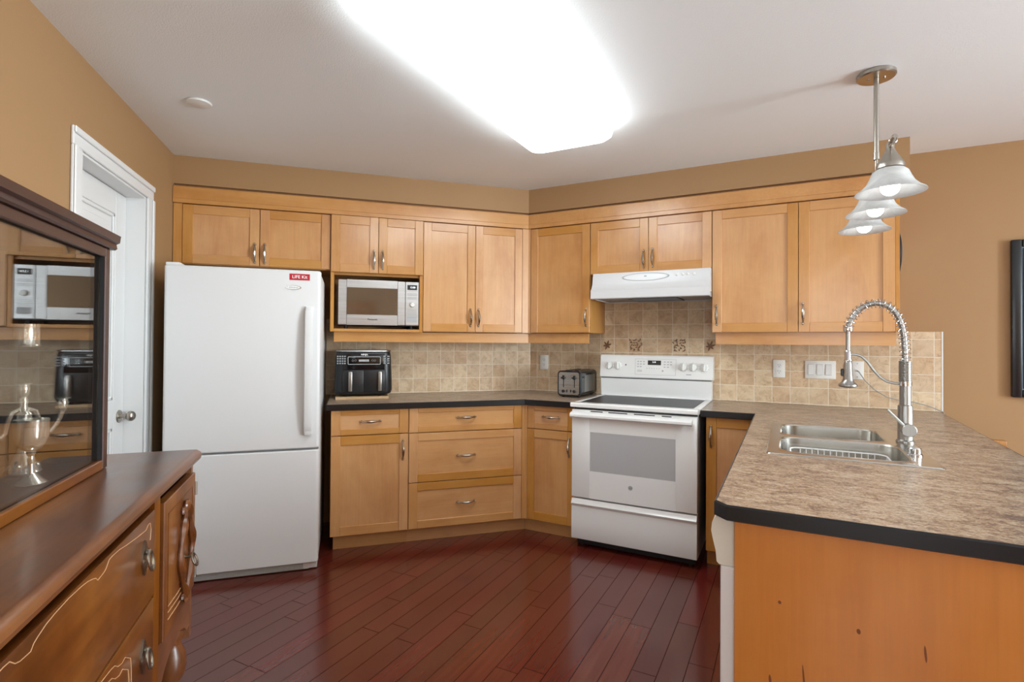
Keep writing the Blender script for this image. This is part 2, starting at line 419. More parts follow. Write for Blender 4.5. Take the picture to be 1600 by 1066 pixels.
# left wall with the door opening (frame L: x = world y, y into the wall)
DY0, DY1, DZ = -1.512, -.778, 2.062
mb = MB()
mb.box(DY1, 0, 0, .12, 0, CZ, 'tan'); mb.box(FY, -6.65, 0, .12, 0, CZ, 'tan'); mb.box(-6.65, -5.15, 0, .12, 0, .4, 'tan'); mb.box(-6.65, -5.15, 0, .12, 2.3, CZ, 'tan'); mb.box(-5.15, DY0, 0, .12, 0, CZ, 'tan'); mb.box(DY0, DY1, 0, .12, DZ, CZ, 'tan')
struct('wall_left', 'L', mb)
mb = MB()
mb.box(DY0, DY0+.014, .0, .12, 0, DZ, 'white_trim'); mb.box(DY1-.014, DY1, .0, .12, 0, DZ, 'white_trim'); mb.box(DY0+.014, DY1-.014, .0, .12, DZ-.014, DZ, 'white_trim')
# casing: flat board with a raised outer edge
def casing(x0, x1, z0, z1, out):
    mb.box(x0, x1, -.012, -.001, z0, z1, 'white_trim', .003)
    if out == 'l': mb.box(x0, x0+.028, -.02, -.012, z0, z1, 'white_trim', .004)
    if out == 'r': mb.box(x1-.028, x1, -.02, -.012, z0, z1, 'white_trim', .004)
    if out == 't': mb.box(x0, x1, -.02, -.012, z1-.028, z1, 'white_trim', .004)
casing(DY0-.072, DY0+.004, 0, DZ-.004, 'l'); casing(DY1-.004, DY1+.074, 0, DZ-.004, 'r'); casing(DY0-.072, DY1+.074, DZ-.004, DZ+.07, 't')
struct('trim_1', 'L', mb, 'white moulded casing around the door')
# door leaf
def room_door():
    y0, y1 = .085, .118
    d = Thing('door_1', None, None, 'L', (-1.145, .1, 0)); d.e['kind'] = 'structure'; d.e['label'] = 'white panelled door in the left wall'
    m = MB(); x0, x1, zt = DY0+.016, DY1-.016, DZ-.017
    st = .125
    m.box(x0, x0+st, y0, y1, .01, zt, 'white_trim', .002); m.box(x1-st, x1, y0, y1, .01, zt, 'white_trim', .002)
    for z0, z1 in ((.01, .24), (.86, 1.0), (zt-.115, zt)): m.box(x0+st, x1-st, y0, y1, z0, z1, 'white_trim', .002)
    for z0, z1 in ((.24, .86), (1.0, zt-.115)):
        m.box(x0+st, x1-st, y0+.012, y1-.006, z0, z1, 'white_trim')
        # moulding and raised field
        for a, b, c, e in ((x0+st, x1-st, z0, z0+.018), (x0+st, x1-st, z1-.018, z1)): m.box(a, b, y0+.003, y0+.012, c, e, 'white_trim', .004)
        for a, b in ((x0+st, x0+st+.018), (x1-st-.018, x1-st)): m.box(a, b, y0+.003, y0+.012, z0, z1, 'white_trim', .004)
        m.box(x0+st+.05, x1-st-.05, y0+.005, y0+.012, z0+.05, z1-.05, 'white_trim', .006)
    d.part('leaf', m)
    k = MB(); c = (-.85, y0, .91)
    k.lathe([(.031, -.006), (.033, -.002), (.033, 0)], c, 'nickel', 'y')
    k.lathe([(.011, -.035), (.010, -.02), (.012, -.006)], c, 'nickel', 'y')
    k.sphere((c[0], c[1]-.052, c[2]), .027, 'nickel', sq=(1, .82, 1))
    d.part('door_knob', k, label='round brushed nickel door knob')
room_door()
# soffit above the wall cabinets
SD = .331
ca = corner(SD)
se = Bw(2.443, SD); se0 = Bw(2.443, .0)
mb = MB(); mb.prism([(LX, 0), (LX, -SD), ca, se, se0, (0, 0)], 2.264, CZ, 'tan'); struct('wall_soffit', 'A', mb)
# backsplash
mb = MB(); mb.box(-1.56, -.0035, -.008, -.0005, .915, 1.46, 'tile_a'); struct('trim_2', 'A', mb, 'beige tile backsplash behind the left counter')
bs = MB(); bs.box(.0035, 2.652, -.008, -.0005, .915, 1.38, 'tile_b'); bs.box(.624, 1.428, -.008, -.0005, 1.38, 1.76, 'tile_b')
bs.box(2.645, 2.652, -.0095, -.0005, .915, 1.38, 'white_trim')
bso = struct('trim_3', 'B', bs, 'beige tile backsplash behind the range and sink')
def leaf(cx, cz, kind):
    m = MB(); rnd = random.Random(int(cx*1000))
    def blade(a, L, w, ox=0, oz=0):
        ca_, sa = math.cos(a), math.sin(a); n = 7; P = []
        for k in range(n+1):
            t = k/n; P.append((t*L, w*math.sin(PI*min(1, t*1.02))**.8*(1-.35*t)))
        for k in range(n-1, 0, -1):
            t = k/n; P.append((t*L, -w*math.sin(PI*t)**.8*(1-.35*t)))
        m.prism([(cx+ox+u*ca_-v*sa, cz+oz+u*sa+v*ca_) for u, v in P], -.0125, -.0078, 'leaf', 'y')
    if kind == 0:
        for a, L in ((70, .042), (125, .036), (20, .038), (185, .03), (-40, .03), (250, .036)): blade(math.radians(a), L, .008)
    else:
        for i in range(5):
            for j in range(5):
                ox, oz = -.036+.018*i+rnd.uniform(-.003, .003), -.036+.018*j+rnd.uniform(-.003, .003)
                blade(rnd.uniform(0, PI), .02, .004, ox, oz)
    o = m.build('leaf_relief', bso); o['label'] = 'brown leaf pattern on a tile'
for cx, k in ((.643, 0), (.857, 1), (1.173, 1), (1.378, 0)): leaf(cx, 1.283, k)
# the rest of the room, behind the camera
def holed(x0, x1, z0, z1, hx0, hx1, hz0, hz1, y0, y1):
    m = MB()
    m.box(x0, hx0, y0, y1, z0, z1, 'tan'); m.box(hx1, x1, y0, y1, z0, z1, 'tan'); m.box(hx0, hx1, y0, y1, z0, hz0, 'tan'); m.box(hx0, hx1, y0, y1, hz1, z1, 'tan')
    return m
struct('wall_front', 'A', holed(LX-.1, BX+.1, 0, CZ, 1.75, 3.05, .4, 2.3, FY-.1, FY))
FR['R'] = ((BX, 0, 0), PI/2)
struct('wall_dining', 'R', holed(FY, BY, 0, CZ, -6.3, -4.1, .4, 2.3, -.1, 0))
def window(name, fr, x0, x1, z0, z1, y):
    w = Thing(name, None, None, fr, (x0, y, z0)); w.e['kind'] = 'structure'
    m = MB(); t = .06
    for a in (x0, (x0+x1)/2-t/2, x1-t): m.box(a, a+t, y-.03, y+.03, z0, z1, 'white_trim')
    for c in (z0, z1-t): m.box(x0, x1, y-.03, y+.03, c, c+t, 'white_trim')
    w.part('window_frame', m)
    m = MB(); m.box(x0+t, (x0+x1)/2-t/2, y-.003, y+.003, z0+t, z1-t, 'window_pane'); m.box((x0+x1)/2+t/2, x1-t, y-.003, y+.003, z0+t, z1-t, 'window_pane'); w.part('pane', m)
window('added_window_1', 'A', 1.75, 3.05, .4, 2.3, FY-.06); window('added_window_2', 'R', -6.3, -4.1, .4, 2.3, -.06); window('added_window_3', 'L', -6.65, -5.15, .4, 2.3, .06)  # unseen windows, added to go with the fill lamps
def closet_door():
    d = Thing('door_2', None, None, 'A', (-1.3, FY+.02, 0)); d.e['kind'] = 'structure'
    m = MB(); x0, x1, y0, y1 = -1.72, -.92, FY+.002, FY+.04
    for a, b in ((x0, x0+.11), (-1.37, -1.27), (x1-.11, x1)): m.box(a, b, y0, y1, 0, 2.05, 'oak', .002)
    for a, b in ((x0+.11, -1.37), (-1.27, x1-.11)):
        for c_, e_ in ((0, .22), (.95, 1.08), (1.93, 2.05)): m.box(a, b, y0, y1, c_, e_, 'oak', .002)
        for c_, e_ in ((.22, .95), (1.08, 1.93)): m.box(a, b, y0, y1-.015, c_, e_, 'oak'); m.box(a+.04, b-.04, y1-.015, y1-.006, c_+.04, e_-.04, 'oak', .006)
    d.part('leaf', m); k = MB(); k.sphere((x1-.06, y1+.05, .95), .027, 'nickel'); k.cyl((x1-.06, y1, .95), .01, 0, .04, 'nickel', 'y'); d.part('door_knob', k)
closet_door()

# ================================================================== CABINETS
def pull_mesh(L=.135):
    m = MB(); n = 14; pts = []; rr = []
    for k in range(n+1):
        t = k/n; x = -L/2+.012+(L-.024)*t
        pts.append((x, -.008-.020*math.sin(PI*t)**.8, 0)); rr.append(.0045+.0050*math.sin(PI*t)**2)
    m.tube(pts, rr, 'pewter', 8)
    for q in (-1, 1):
        m.lathe([(.008, 0), (.0085, -.003), (.006, -.008), (.0045, -.012)], (q*(L/2-.012), 0, 0), 'pewter', 'y', 10)
        m.sphere((q*(L/2-.006), -.004, 0), .006, 'pewter', 8)
    o = m.build('pull'); me = o.data; bpy.data.objects.remove(o); return me
PULL = pull_mesh()
def shaker(x0, x1, z0, z1, yf, th=.02, st=.056, rt=.056, rb=.056, horiz=False):
    """frame-and-panel door or drawer front whose face is at y = yf"""
    m = MB(); yb = yf+th
    m.box(x0, x0+st, yf, yb, z0, z1, 'maple_v', .0016); m.box(x1-st, x1, yf, yb, z0, z1, 'maple_v', .0016)
    m.box(x0+st+.0006, x1-st-.0006, yf+.0004, yb, z0, z0+rb, 'maple_h', .0014, tint=random.uniform(0, .6)); m.box(x0+st+.0006, x1-st-.0006, yf+.0004, yb, z1-rt, z1, 'maple_h', .0014, tint=random.uniform(0, .7))
    m.box(x0+st, x1-st, yf+.008, yb-.002, z0+rb, z1-rt, 'maple_h' if horiz else 'maple_v', tint=random.uniform(.55, 1))
    return m
def carcass(x0, x1, yf, yb, z0, z1, t=.018):
    m = MB()
    m.box(x0, x0+t, yf, yb, z0, z1, 'maple_v'); m.box(x1-t, x1, yf, yb, z0, z1, 'maple_v')
    m.box(x0+t, x1-t, yf, yb, z0, z0+t, 'maple_h'); m.box(x0+t, x1-t, yf, yb, z1-t, z1, 'maple_h'); m.box(x0+t, x1-t, yb-.008, yb, z0+t, z1-t, 'maple_h')
    # face frame behind the doors
    m.box(x0+t, x0+t+.02, yf, yf+.018, z0+t, z1-t, 'maple_v'); m.box(x1-t-.02, x1-t, yf, yf+.018, z0+t, z1-t, 'maple_v')
    m.box(x0+t+.02, x1-t-.02, yf, yf+.018, z0+t, z0+t+.02, 'maple_h'); m.box(x0+t+.02, x1-t-.02, yf, yf+.018, z1-t-.02, z1-t, 'maple_h')
    return m
def door(t, x0, x1, z0, z1, yf, hx, hz, **kw):
    o = t.part('door', shaker(x0, x1, z0, z1, yf, **kw)); t.inst('handle', PULL, (hx, yf, hz), (0, PI/2, 0), o); return o
def drawer(t, x0, x1, z0, z1, yf, hx, hz, **kw):
    o = t.part('drawer_front', shaker(x0, x1, z0, z1, yf, horiz=True, **kw)); t.inst('handle', PULL, (hx, yf, hz), (0, 0, 0), o); return o
UF = -.345; UB = -.0005; UZ0, UZ1 = 1.372, 2.142
# --- wall cabinets, left run
c = Thing('wall_cabinet', 'two-door maple wall cabinet above the white refrigerator', 'cabinet', 'A', (-1.98, -.17, 1.77))
m = carcass(-2.412, -1.5275, -.325, UB, 1.772, UZ1); m.box(-2.436, -2.387, -.340, -.3255, 1.772, UZ1, 'maple_v', .001); c.part('carcass', m)
door(c, -2.385, -1.9565, 1.776, 2.138, UF, -1.980, 1.857); door(c, -1.9525, -1.5295, 1.776, 2.138, UF, -1.923, 1.857)
c = Thing('wall_cabinet', 'maple wall cabinet with two small doors over the microwave niche', 'cabinet', 'A', (-1.22, -.17, 1.366))
m = MB(); x0, x1 = -1.526, -.9185; t_ = .0225
m.box(x0, x0+t_, -.342, UB, 1.366, UZ1, 'maple_v', .001); m.box(x1-t_, x1, -.342, UB, 1.366, UZ1, 'maple_v', .001)
m.box(x0+t_, x1-t_, -.343, UB, 1.366, 1.386, 'maple_h', .001); m.box(x0+t_, x1-t_, -.322, UB, 1.746, 1.772, 'maple_h'); m.box(x0+t_, x1-t_, -.322, UB, UZ1-.018, UZ1, 'maple_h')
m.box(x0+t_, x1-t_, -.012, UB, 1.386, 1.746, 'maple_h')
for o_ in (0,): c.part('carcass', m)
# the doors overlay the sides of the upper half
yd = UF-.018
door(c, -1.5255, -1.2225, 1.762, 2.138, UF-.0, -1.252, 1.852, th=.0025+.0195) if 0 else None
door(c, -1.524, -1.2225, 1.762, 2.138, -.3645, -1.250, 1.852); door(c, -1.2195, -.9205, 1.762, 2.138, -.3645, -1.193, 1.852)
c = Thing('wall_cabinet', 'tall two-door maple wall cabinet right of the microwave', 'cabinet', 'A', (-.55, -.17, UZ0))
c.part('carcass', carcass(-.9165, -.1885, -.325, UB, UZ0, UZ1))
door(c, -.9150, -.5455, 1.374, 2.138, UF, -.578, 1.476); door(c, -.5425, -.1900, 1.374, 2.138, UF, -.519, 1.476)
# corner filler
p0 = corner(.343); p1 = corner(.325)
m = MB(); m.prism([(-.187, -.343), p0, Bw(.1605, .343), Bw(.1605, .325), p1, (-.187, -.325)], UZ0, UZ1, 'maple_v', tint=1.0)
solo('corner_filler', 'narrow pale maple filler strip where the two wall cabinet runs meet', 'filler strip', 'A', m, (p0[0], p0[1], UZ0))
# --- wall cabinets, right run
c = Thing('wall_cabinet', 'single-door maple wall cabinet between the corner and the range hood', 'cabinet', 'B', (.39, -.17, UZ0))
c.part('carcass', carcass(.1625, .6225, -.325, UB, UZ0, UZ1)); door(c, .1645, .6205, 1.374, 2.138, UF, .596, 1.479)
c = Thing('wall_cabinet', 'short two-door maple wall cabinet above the range hood', 'cabinet', 'B', (1.02, -.17, 1.775))
c.part('carcass', carcass(.6245, 1.4275, -.325, UB, 1.776, UZ1)); door(c, .6265, 1.0275, 1.78, 2.138, UF, .999, 1.862); door(c, 1.0305, 1.4255, 1.78, 2.138, UF, 1.058, 1.868)
c = Thing('wall_cabinet', 'wide two-door maple wall cabinet above the sink counter', 'cabinet', 'B', (1.9, -.17, UZ0))
m = carcass(1.4290, 2.3755, -.325, UB, UZ0, UZ1); c.part('carcass', m)
m = MB(); m.box(2.3760, 2.3955, -.343, UB, UZ0, UZ1, 'maple_v', .001); c.part('end_panel', m)
door(c, 1.4310, 1.9060, 1.374, 2.138, UF, 1.458, 1.480); door(c, 1.9090, 2.3745, 1.374, 2.138, UF, 1.932, 1.482)
# crown moulding, in one piece round the corner
def sweepAB(prof, xl, sr, m, mat, tints=(.4, .5)):
    """sweep a (depth, z) profile along both runs, mitred at the corner"""
    R0 = [(xl, -d, z) for d, z in prof]; R1 = [(corner(d)[0], corner(d)[1], z) for d, z in prof]; R2 = [(*Bw(sr, d), z) for d, z in prof]
    m.ring([R0, R1], mat, tint=tints[0]); m.ring([R1, R2], mat, tint=tints[1])
m = MB()
sweepAB([(.05, 2.143), (.356, 2.143), (.356, 2.168), (.352, 2.172), (.352, 2.243), (.345, 2.248), (.05, 2.248)], -2.436, 2.398, m, 'maple_h')
sweepAB([(.05, 2.2485), (.320, 2.2485), (.320, 2.263), (.05, 2.263)], -2.436, 2.39, m, 'gap_shade')  # strip coloured as the shade between crown and soffit
solo('crown_moulding', 'flat maple crown moulding running along the top of all wall cabinets', 'moulding', 'A', m, (-.15, -.35, 2.143))
# light valances under the wall cabinets
m = MB(); sweepAB([(.285, 1.298), (.303, 1.298), (.303, 1.3655), (.285, 1.3655)], -1.502, .600, m, 'maple_h')
solo('light_valance', 'maple light valance under the wall cabinets left of the range hood', 'valance', 'A', m, (-.125, -.3, 1.298))
m = MB(); m.box(1.447, 2.385, -.303, -.285, 1.298, 1.3715, 'maple_h'); m.box(1.447, 1.465, -.285, -.01, 1.298, 1.3715, 'maple_h')
solo('light_valance', 'maple light valance under the wide wall cabinet by the sink', 'valance', 'B', m, (1.9, -.3, 1.298))

# --- base cabinets
BF = -.61; KY = -.54
def base(label, fr, x0, x1, kx0, kx1, o):
    t = Thing('base_cabinet', label, 'cabinet', fr, o)
    t.part('carcass', carcass(x0, x1, -.5895, -.001, .098, .875))
    k = MB(); k.box(kx0, kx1, KY, KY+.016, 0, .0975, 'maple_h'); t.part('toe_kick', k)
    return t
c = base('maple base cabinet beside the refrigerator with one drawer over one door', 'A', -1.508, -1.0365, -1.49, -1.037, (-1.27, -.3, 0))
drawer(c, -1.506, -1.0385, .719, .873, BF, -1.272, .802, rt=.030, rb=.036); door(c, -1.506, -1.0385, .100, .714, BF, -1.072, .612)
c = base('maple base cabinet with a stack of three wide drawers', 'A', -1.0355, -.2725, -1.0365, -.2245, (-.65, -.3, 0))
for z0, z1, hz, rt, rb in ((.717, .873, .806, .028, .036), (.397, .712, .557, .05, .05), (.100, .392, .251, .05, .05)):
    drawer(c, -1.0335, -.2745, z0, z1, BF, -.660, hz, rt=rt, rb=rb)
p0 = corner(.606); p1 = corner(.59)
m = MB(); m.prism([(-.2715, -.606), p0, Bw(.2705, .606), Bw(.2705, .59), p1, (-.2715, -.59)], .098, .875, 'maple_v')
solo('corner_filler', 'maple filler strip at the inside corner of the base cabinets', 'filler strip', 'A', m, (p0[0], p0[1], .098))
c = base('maple corner base cabinet left of the range with one drawer over one door', 'B', .2715, .6170, .2240, .6170, (.44, -.3, 0))
drawer(c, .2735, .6155, .719, .873, BF, .447, .803, st=.05, rt=.030, rb=.036); door(c, .2735, .6155, .100, .714, BF, .579, .613, st=.05)
c = base('narrow maple base cabinet between the range and the peninsula', 'B', 1.4290, 1.7200, 1.4290, 1.7200, (1.57, -.3, 0))
door(c, 1.4310, 1.7180, .100, .873, BF, 1.457, .763)
# peninsula cabinet: panels and doors, open inside for the sink
c = Thing('base_cabinet', 'maple peninsula cabinet with a plain end panel facing the room', 'cabinet', 'B', (2.05, -1.5, 0))
m = MB(); m.box(1.737, 2.375, -2.468, -2.448, 0, .874, 'maple_end', .001, tint=.4)
# knots in the veneer
for kx, kz, a, b in ((1.835, .70, .0035, .004), (1.99, .672, .004, .006), (2.108, .655, .0022, .018), (1.885, .53, .002, .04), (1.815, .515, .003, .012)):
    m.prism([(kx+a*math.cos(t*PI/5)-.08*b*math.sin(t*PI/5), kz+b*math.sin(t*PI/5)) for t in range(10)], -2.4684, -2.4676, M['knot'], 'y')
c.part('end_panel', m)
m = MB(); m.box(2.357, 2.375, -2.447, -.6, 0, .874, 'maple_v'); c.part('back_panel', m)
m = MB(); m.box(1.747, 2.356, -1.846, -1.828, .1, .874, 'maple_v'); m.box(1.747, 1.765, -1.828, -.625, .1, .65, 'maple_v'); m.box(1.765, 2.356, -1.828, -.625, .1, .118, 'maple_h'); c.part('carcass', m)
k = MB(); k.box(1.80, 1.816, -1.84, -.62, 0, .0995, 'maple_h'); c.part('toe_kick', k)
def sidedoor(d0, d1, hd):
    m = MB(); yf = 1.726
    m.box(yf, yf+.02, -d1, -d1+.056, .1, .873, 'maple_v'); m.box(yf, yf+.02, -d0-.056, -d0, .1, .873, 'maple_v')
    m.box(yf, yf+.02, -d1+.056, -d0-.056, .1, .156, 'maple_h'); m.box(yf, yf+.02, -d1+.056, -d0-.056, .817, .873, 'maple_h'); m.box(yf+.008, yf+.018, -d1+.056, -d0-.056, .156, .817, 'maple_v')
    o = c.part('door', m); c.inst('handle', PULL, (yf, -hd, .76), (PI/2, 0, -PI/2), o)
sidedoor(.64, 1.235, 1.20); sidedoor(1.240, 1.835, 1.275)

# ================================================================== WORKTOPS
CT, CB = .914, .876
def edge_strip(m, pts, closed=False):
    """black band along the given world/frame polyline, 5 mm proud on the outside (right-hand side of travel)"""
    off = []
    n = len(pts)
    for i in range(n):
        ds = []
        if i > 0: ds.append((Vector(pts[i])-Vector(pts[i-1])).normalized())
        if i < n-1: ds.append((Vector(pts[i+1])-Vector(pts[i])).normalized())
        nn = sum((Vector((d.y, -d.x)) for d in ds), Vector((0, 0))).normalized()
        k = .006/max(.3, nn.dot(Vector((ds[0].y, -ds[0].x)))); off.append(Vector(pts[i])+nn*k)
    for i in range(n-1):
        a, b, a2, b2 = pts[i], pts[i+1], off[i], off[i+1]
        prof = lambda p, q: [(p[0], p[1], CB-.001), (q[0], q[1], CB+.002), (q[0], q[1], CT-.004), (p[0]+(q[0]-p[0])*.4, p[1]+(q[1]-p[1])*.4, CT), (p[0], p[1], CT)]
        m.ring([prof(a, a2), prof(b, b2)], 'black_band')
w = Thing('countertop', 'brown speckled countertop with black front edge under the air fryer and toaster', 'countertop', 'A', (-.5, -.3, CB))
cc = corner(.629); sl = .6185
m = MB()
m.prism([(-1.528, -.0095), (-1.528, -.629), cc, (0-.004, -.0095)], CB, CT, 'counter'); m.prism([(-.004, -.0095), cc, Bw(sl, .629), Bw(sl, .0095)], CB, CT, 'counter')
w.part('top', m)
m = MB(); edge_strip(m, [(-1.528, -.0095), (-1.528, -.629), cc, Bw(sl, .629)]); w.part('edge_band', m, label='black edge band')
w = Thing('countertop', 'brown speckled countertop of the peninsula around the sink with black edge', 'countertop', 'B', (2.1, -1.3, CB))
HX0, HX1, HY0, HY1 = 1.800, 2.272, 1.760, .985       # sink cut-out
m = MB()
e = .006
xo = lambda y: 2.642+.0367*y            # the bar-side edge runs slightly inwards towards the room
def slab(x0, x1, y0, y1):
    m.prism([(x0, y0), (x1 if x1 else xo(y0)-e, y0), (x1 if x1 else xo(y1)-e, y1), (x0, y1)], CB, CT, 'counter', tint=.5)
slab(1.403, None, -.629, -.0095); slab(1.689+e, None, -HY1, -.629); slab(1.689+e, HX0, -HY0, -HY1); slab(HX1, None, -HY0, -HY1)
ex = xo(-2.452)-e
pen = [(1.689+e, -HY0), (1.689+e, -2.452), (1.722, -2.481), (ex-.028, -2.481), (ex, -2.452), (xo(-HY0)-e, -HY0)]
m.prism(pen, CB, CT, 'counter', tint=.5); w.part('top', m)
m = MB(); edge_strip(m, [(1.403, -.629), (1.695, -.629), (1.695, -2.452), (1.722, -2.481), (ex-.028, -2.481), (ex, -2.452), (xo(-.0095)-e, -.0095)]); w.part('edge_band', m, label='black edge band')

# ================================================================== REFRIGERATOR
def fridge():
    x0, x1 = -2.336, -1.562; yf, yd, yb = -.842, -.775, -.045
    t = Thing('refrigerator', 'tall white refrigerator with freezer drawer below', 'refrigerator', 'A', ((x0+x1)/2, -.42, 0))
    m = MB(); m.box(x0+.004, x1-.004, yd+.006, yb, .035, 1.694, 'fridge_white', .006, 2); t.part('cabinet', m)
    def front(z0, z1, name):
        # door with softly rounded vertical edges
        P = rrect(x0, x1, yf, yd, .018, 5)
        i = [(x, y) for x, y in rrect(x0+.006, x1-.006, yf+.006, yd-.004, .014, 5)]
        m = MB(); m.ring([[(x, y, z0) for x, y in i], [(x, y, z0+.006) for x, y in P], [(x, y, z1-.006) for x, y in P], [(x, y, z1) for x, y in i]], 'fridge_white')
        return t.part(name, m)
    up = front(.697, 1.700, 'refrigerator_door'); front(.050, .686, 'freezer_door')
    m = MB(); m.box(x0+.006, x1-.006, yd-.03, yd+.005, .684, .699, 'grey_plastic'); t.part('gasket', m)
    # long bowed handle
    m = MB(); rings = []
    for k in range(25):
        u = k/24; z = .775+.72*u; s_ = math.sin(PI*min(1, max(0, u)))**.35
        y = yf-.008-.036*s_; w_ = .022
        rings.append([(-1.622+dx*w_, y+dy*.009, z) for dx, dy in ((-1, .3), (-.8, -.8), (-.3, -1), (.3, -1), (.8, -.8), (1, .3), (.6, 1), (-.6, 1))])
    m.ring(rings, 'fridge_white'); m.box(-1.64, -1.604, yf-.03, yf+.002, .775, .83, 'fridge_white', .006, 2); m.box(-1.64, -1.604, yf-.03, yf+.002, 1.44, 1.495, 'fridge_white', .006, 2)
    t.part('handle', m, up)
    # oval badge
    m = MB(); bx, bz = -1.706, 1.601
    for k, (sc, y, mt) in enumerate(((1, -.004, 'chrome'), (.86, -.005, 'white_enamel'))):
        P = [(bx+.041*sc*math.cos(a), bz+.0125*(sc if k == 0 else .8)*math.sin(a)) for a in [2*PI*j/28 for j in range(28)]]
        m.prism(P, yf+y, yf+.001, mt, 'y')
    b = t.part('badge', m, up, 'oval chrome badge')
    t.text('lettering', 'Whirlpool', .011, (bx, yf-.0053, bz), 'grey_plastic', up, shear=.25)
    m = MB(); m.box(x0+.02, x1-.05, -.806, -.79, .006, .044, 'white_plastic')
    for k in range(5): m.box(x0+.03, x1-.08, -.809, -.805, .0095+k*.0068, .0120+k*.0068, 'grey_plastic')
    t.part('toe_grille', m)
    for a in ((x1-.065, x1-.008, -.80, -.70, .004, .05, 'fridge_white', .004), (x0+.008, x0+.06, -.78, -.70, .0, .05, 'fridge_white', .004), (x1-.06, x1-.01, -.12, -.06, 0, .04, 'toe_black'), (x0+.01, x0+.06, -.12, -.06, 0, .04, 'toe_black')):
        m = MB(); m.box(*a); t.part('leveling_foot', m)
    m = MB(); m.box(x0+.004, x0+.07, -.83, -.74, 1.7005, 1.716, 'fridge_white', .005, 2); t.part('hinge_cover', m)
    m = MB(); m.box(x1-.014, x1-.006, -.8, -.786, .66, .73, 'white_plastic'); t.part('hinge', m)
    s_ = Thing('sticker', 'red sticker with white lettering on the refrigerator door', 'sticker', 'A', (-1.675, yf-.001, 1.661))
    m = MB(); m.box(-1.727, -1.621, yf-.0016, yf-.0004, 1.643, 1.679, 'sticker_red'); s_.part('backing', m)
    s_.text('lettering', 'LIFE Kit', .025, (-1.674, yf-.0019, 1.661), 'sticker_white', bold=.0003)
fridge()

# ================================================================== MICROWAVE
def micro():
    x0, x1, yf, z0, z1 = -1.478, -.944, -.338, 1.413, 1.717
    t = Thing('microwave', 'silver microwave oven in the wall cabinet niche', 'microwave', 'A', ((x0+x1)/2, -.18, 1.3865))
    m = MB(); m.box(x0, x1, yf+.022, -.03, z0, z1, 'micro_steel', .004); m.box(x0+.002, x1-.002, -.33, -.04, z0-.004, z0+.004, 'black_plastic')
    for i in range(5): m.box(x1-.0005, x1+.0008, -.2-.012*i, -.206-.012*i, 1.5, 1.66, 'dark_grey')
    t.part('case', m)
    d = MB(); wx0, wx1, wz0, wz1 = -1.422, -1.090, 1.482, 1.664; dx1 = -1.0375
    d.box(x0, wx0, yf, yf+.0215, z0, z1, 'micro_steel', .003); d.box(wx1, dx1, yf, yf+.0215, z0, z1, 'micro_steel', .003); d.box(wx0, wx1, yf, yf+.0215, z0, wz0, 'micro_steel'); d.box(wx0, wx1, yf, yf+.0215, wz1, z1, 'micro_steel')
    do = t.part('door', d)
    g = MB(); g.box(wx0, wx1, yf+.0015, yf+.008, wz0, wz1, M['micro_glass']); t.part('window', g, do, 'dark mirrored window')
    t.text('lettering', 'Panasonic', .0165, (-1.255, yf-.0004, 1.4505), 'dark_grey', do, bold=.0004)
    m = MB(); m.box(dx1+.001, x1, yf, yf+.0215, z0, z1, 'micro_steel', .003)
    for z in (1.632, 1.622, 1.607, 1.597, 1.520, 1.510, 1.498, 1.488, 1.467): m.box(-1.024, -.958, yf-.0008, yf+.001, z, z+.003, 'grey_plastic')
    m.box(-1.024, -.958, yf-.0006, yf+.001, 1.440, 1.480, 'grey_mark', .0003)
    p = t.part('control_panel', m)
    m = MB(); m.box(-1.024, -.958, yf-.001, yf+.001, 1.660, 1.694, 'display', .0005); t.part('display', m, p)
    t.text('digits', '12:00', .017, (-.988, yf-.0012, 1.677), 'digits', p)
    m = MB(); m.lathe([(.0165, 0), (.0165, -.012), (.014, -.017)], (-.990, yf, 1.557), 'white_plastic', 'y'); t.part('dial', m, p)
    m = MB()
    for x in (x0+.05, x1-.05):
        for y in (-.29, -.08): m = MB(); m.cyl((x, y, 0), .012, 1.3867, 1.41, 'toe_black'); t.part('foot', m)
def mk_mglass():
    t = NT('dark_mirrored_glass'); t.set(lin(46, 44, 44), .06, spec=1.0, coat=1.0, coatr=.03); t.b.inputs['IOR'].default_value = 1.9; return t.m
M['micro_glass'] = mk_mglass()
micro()

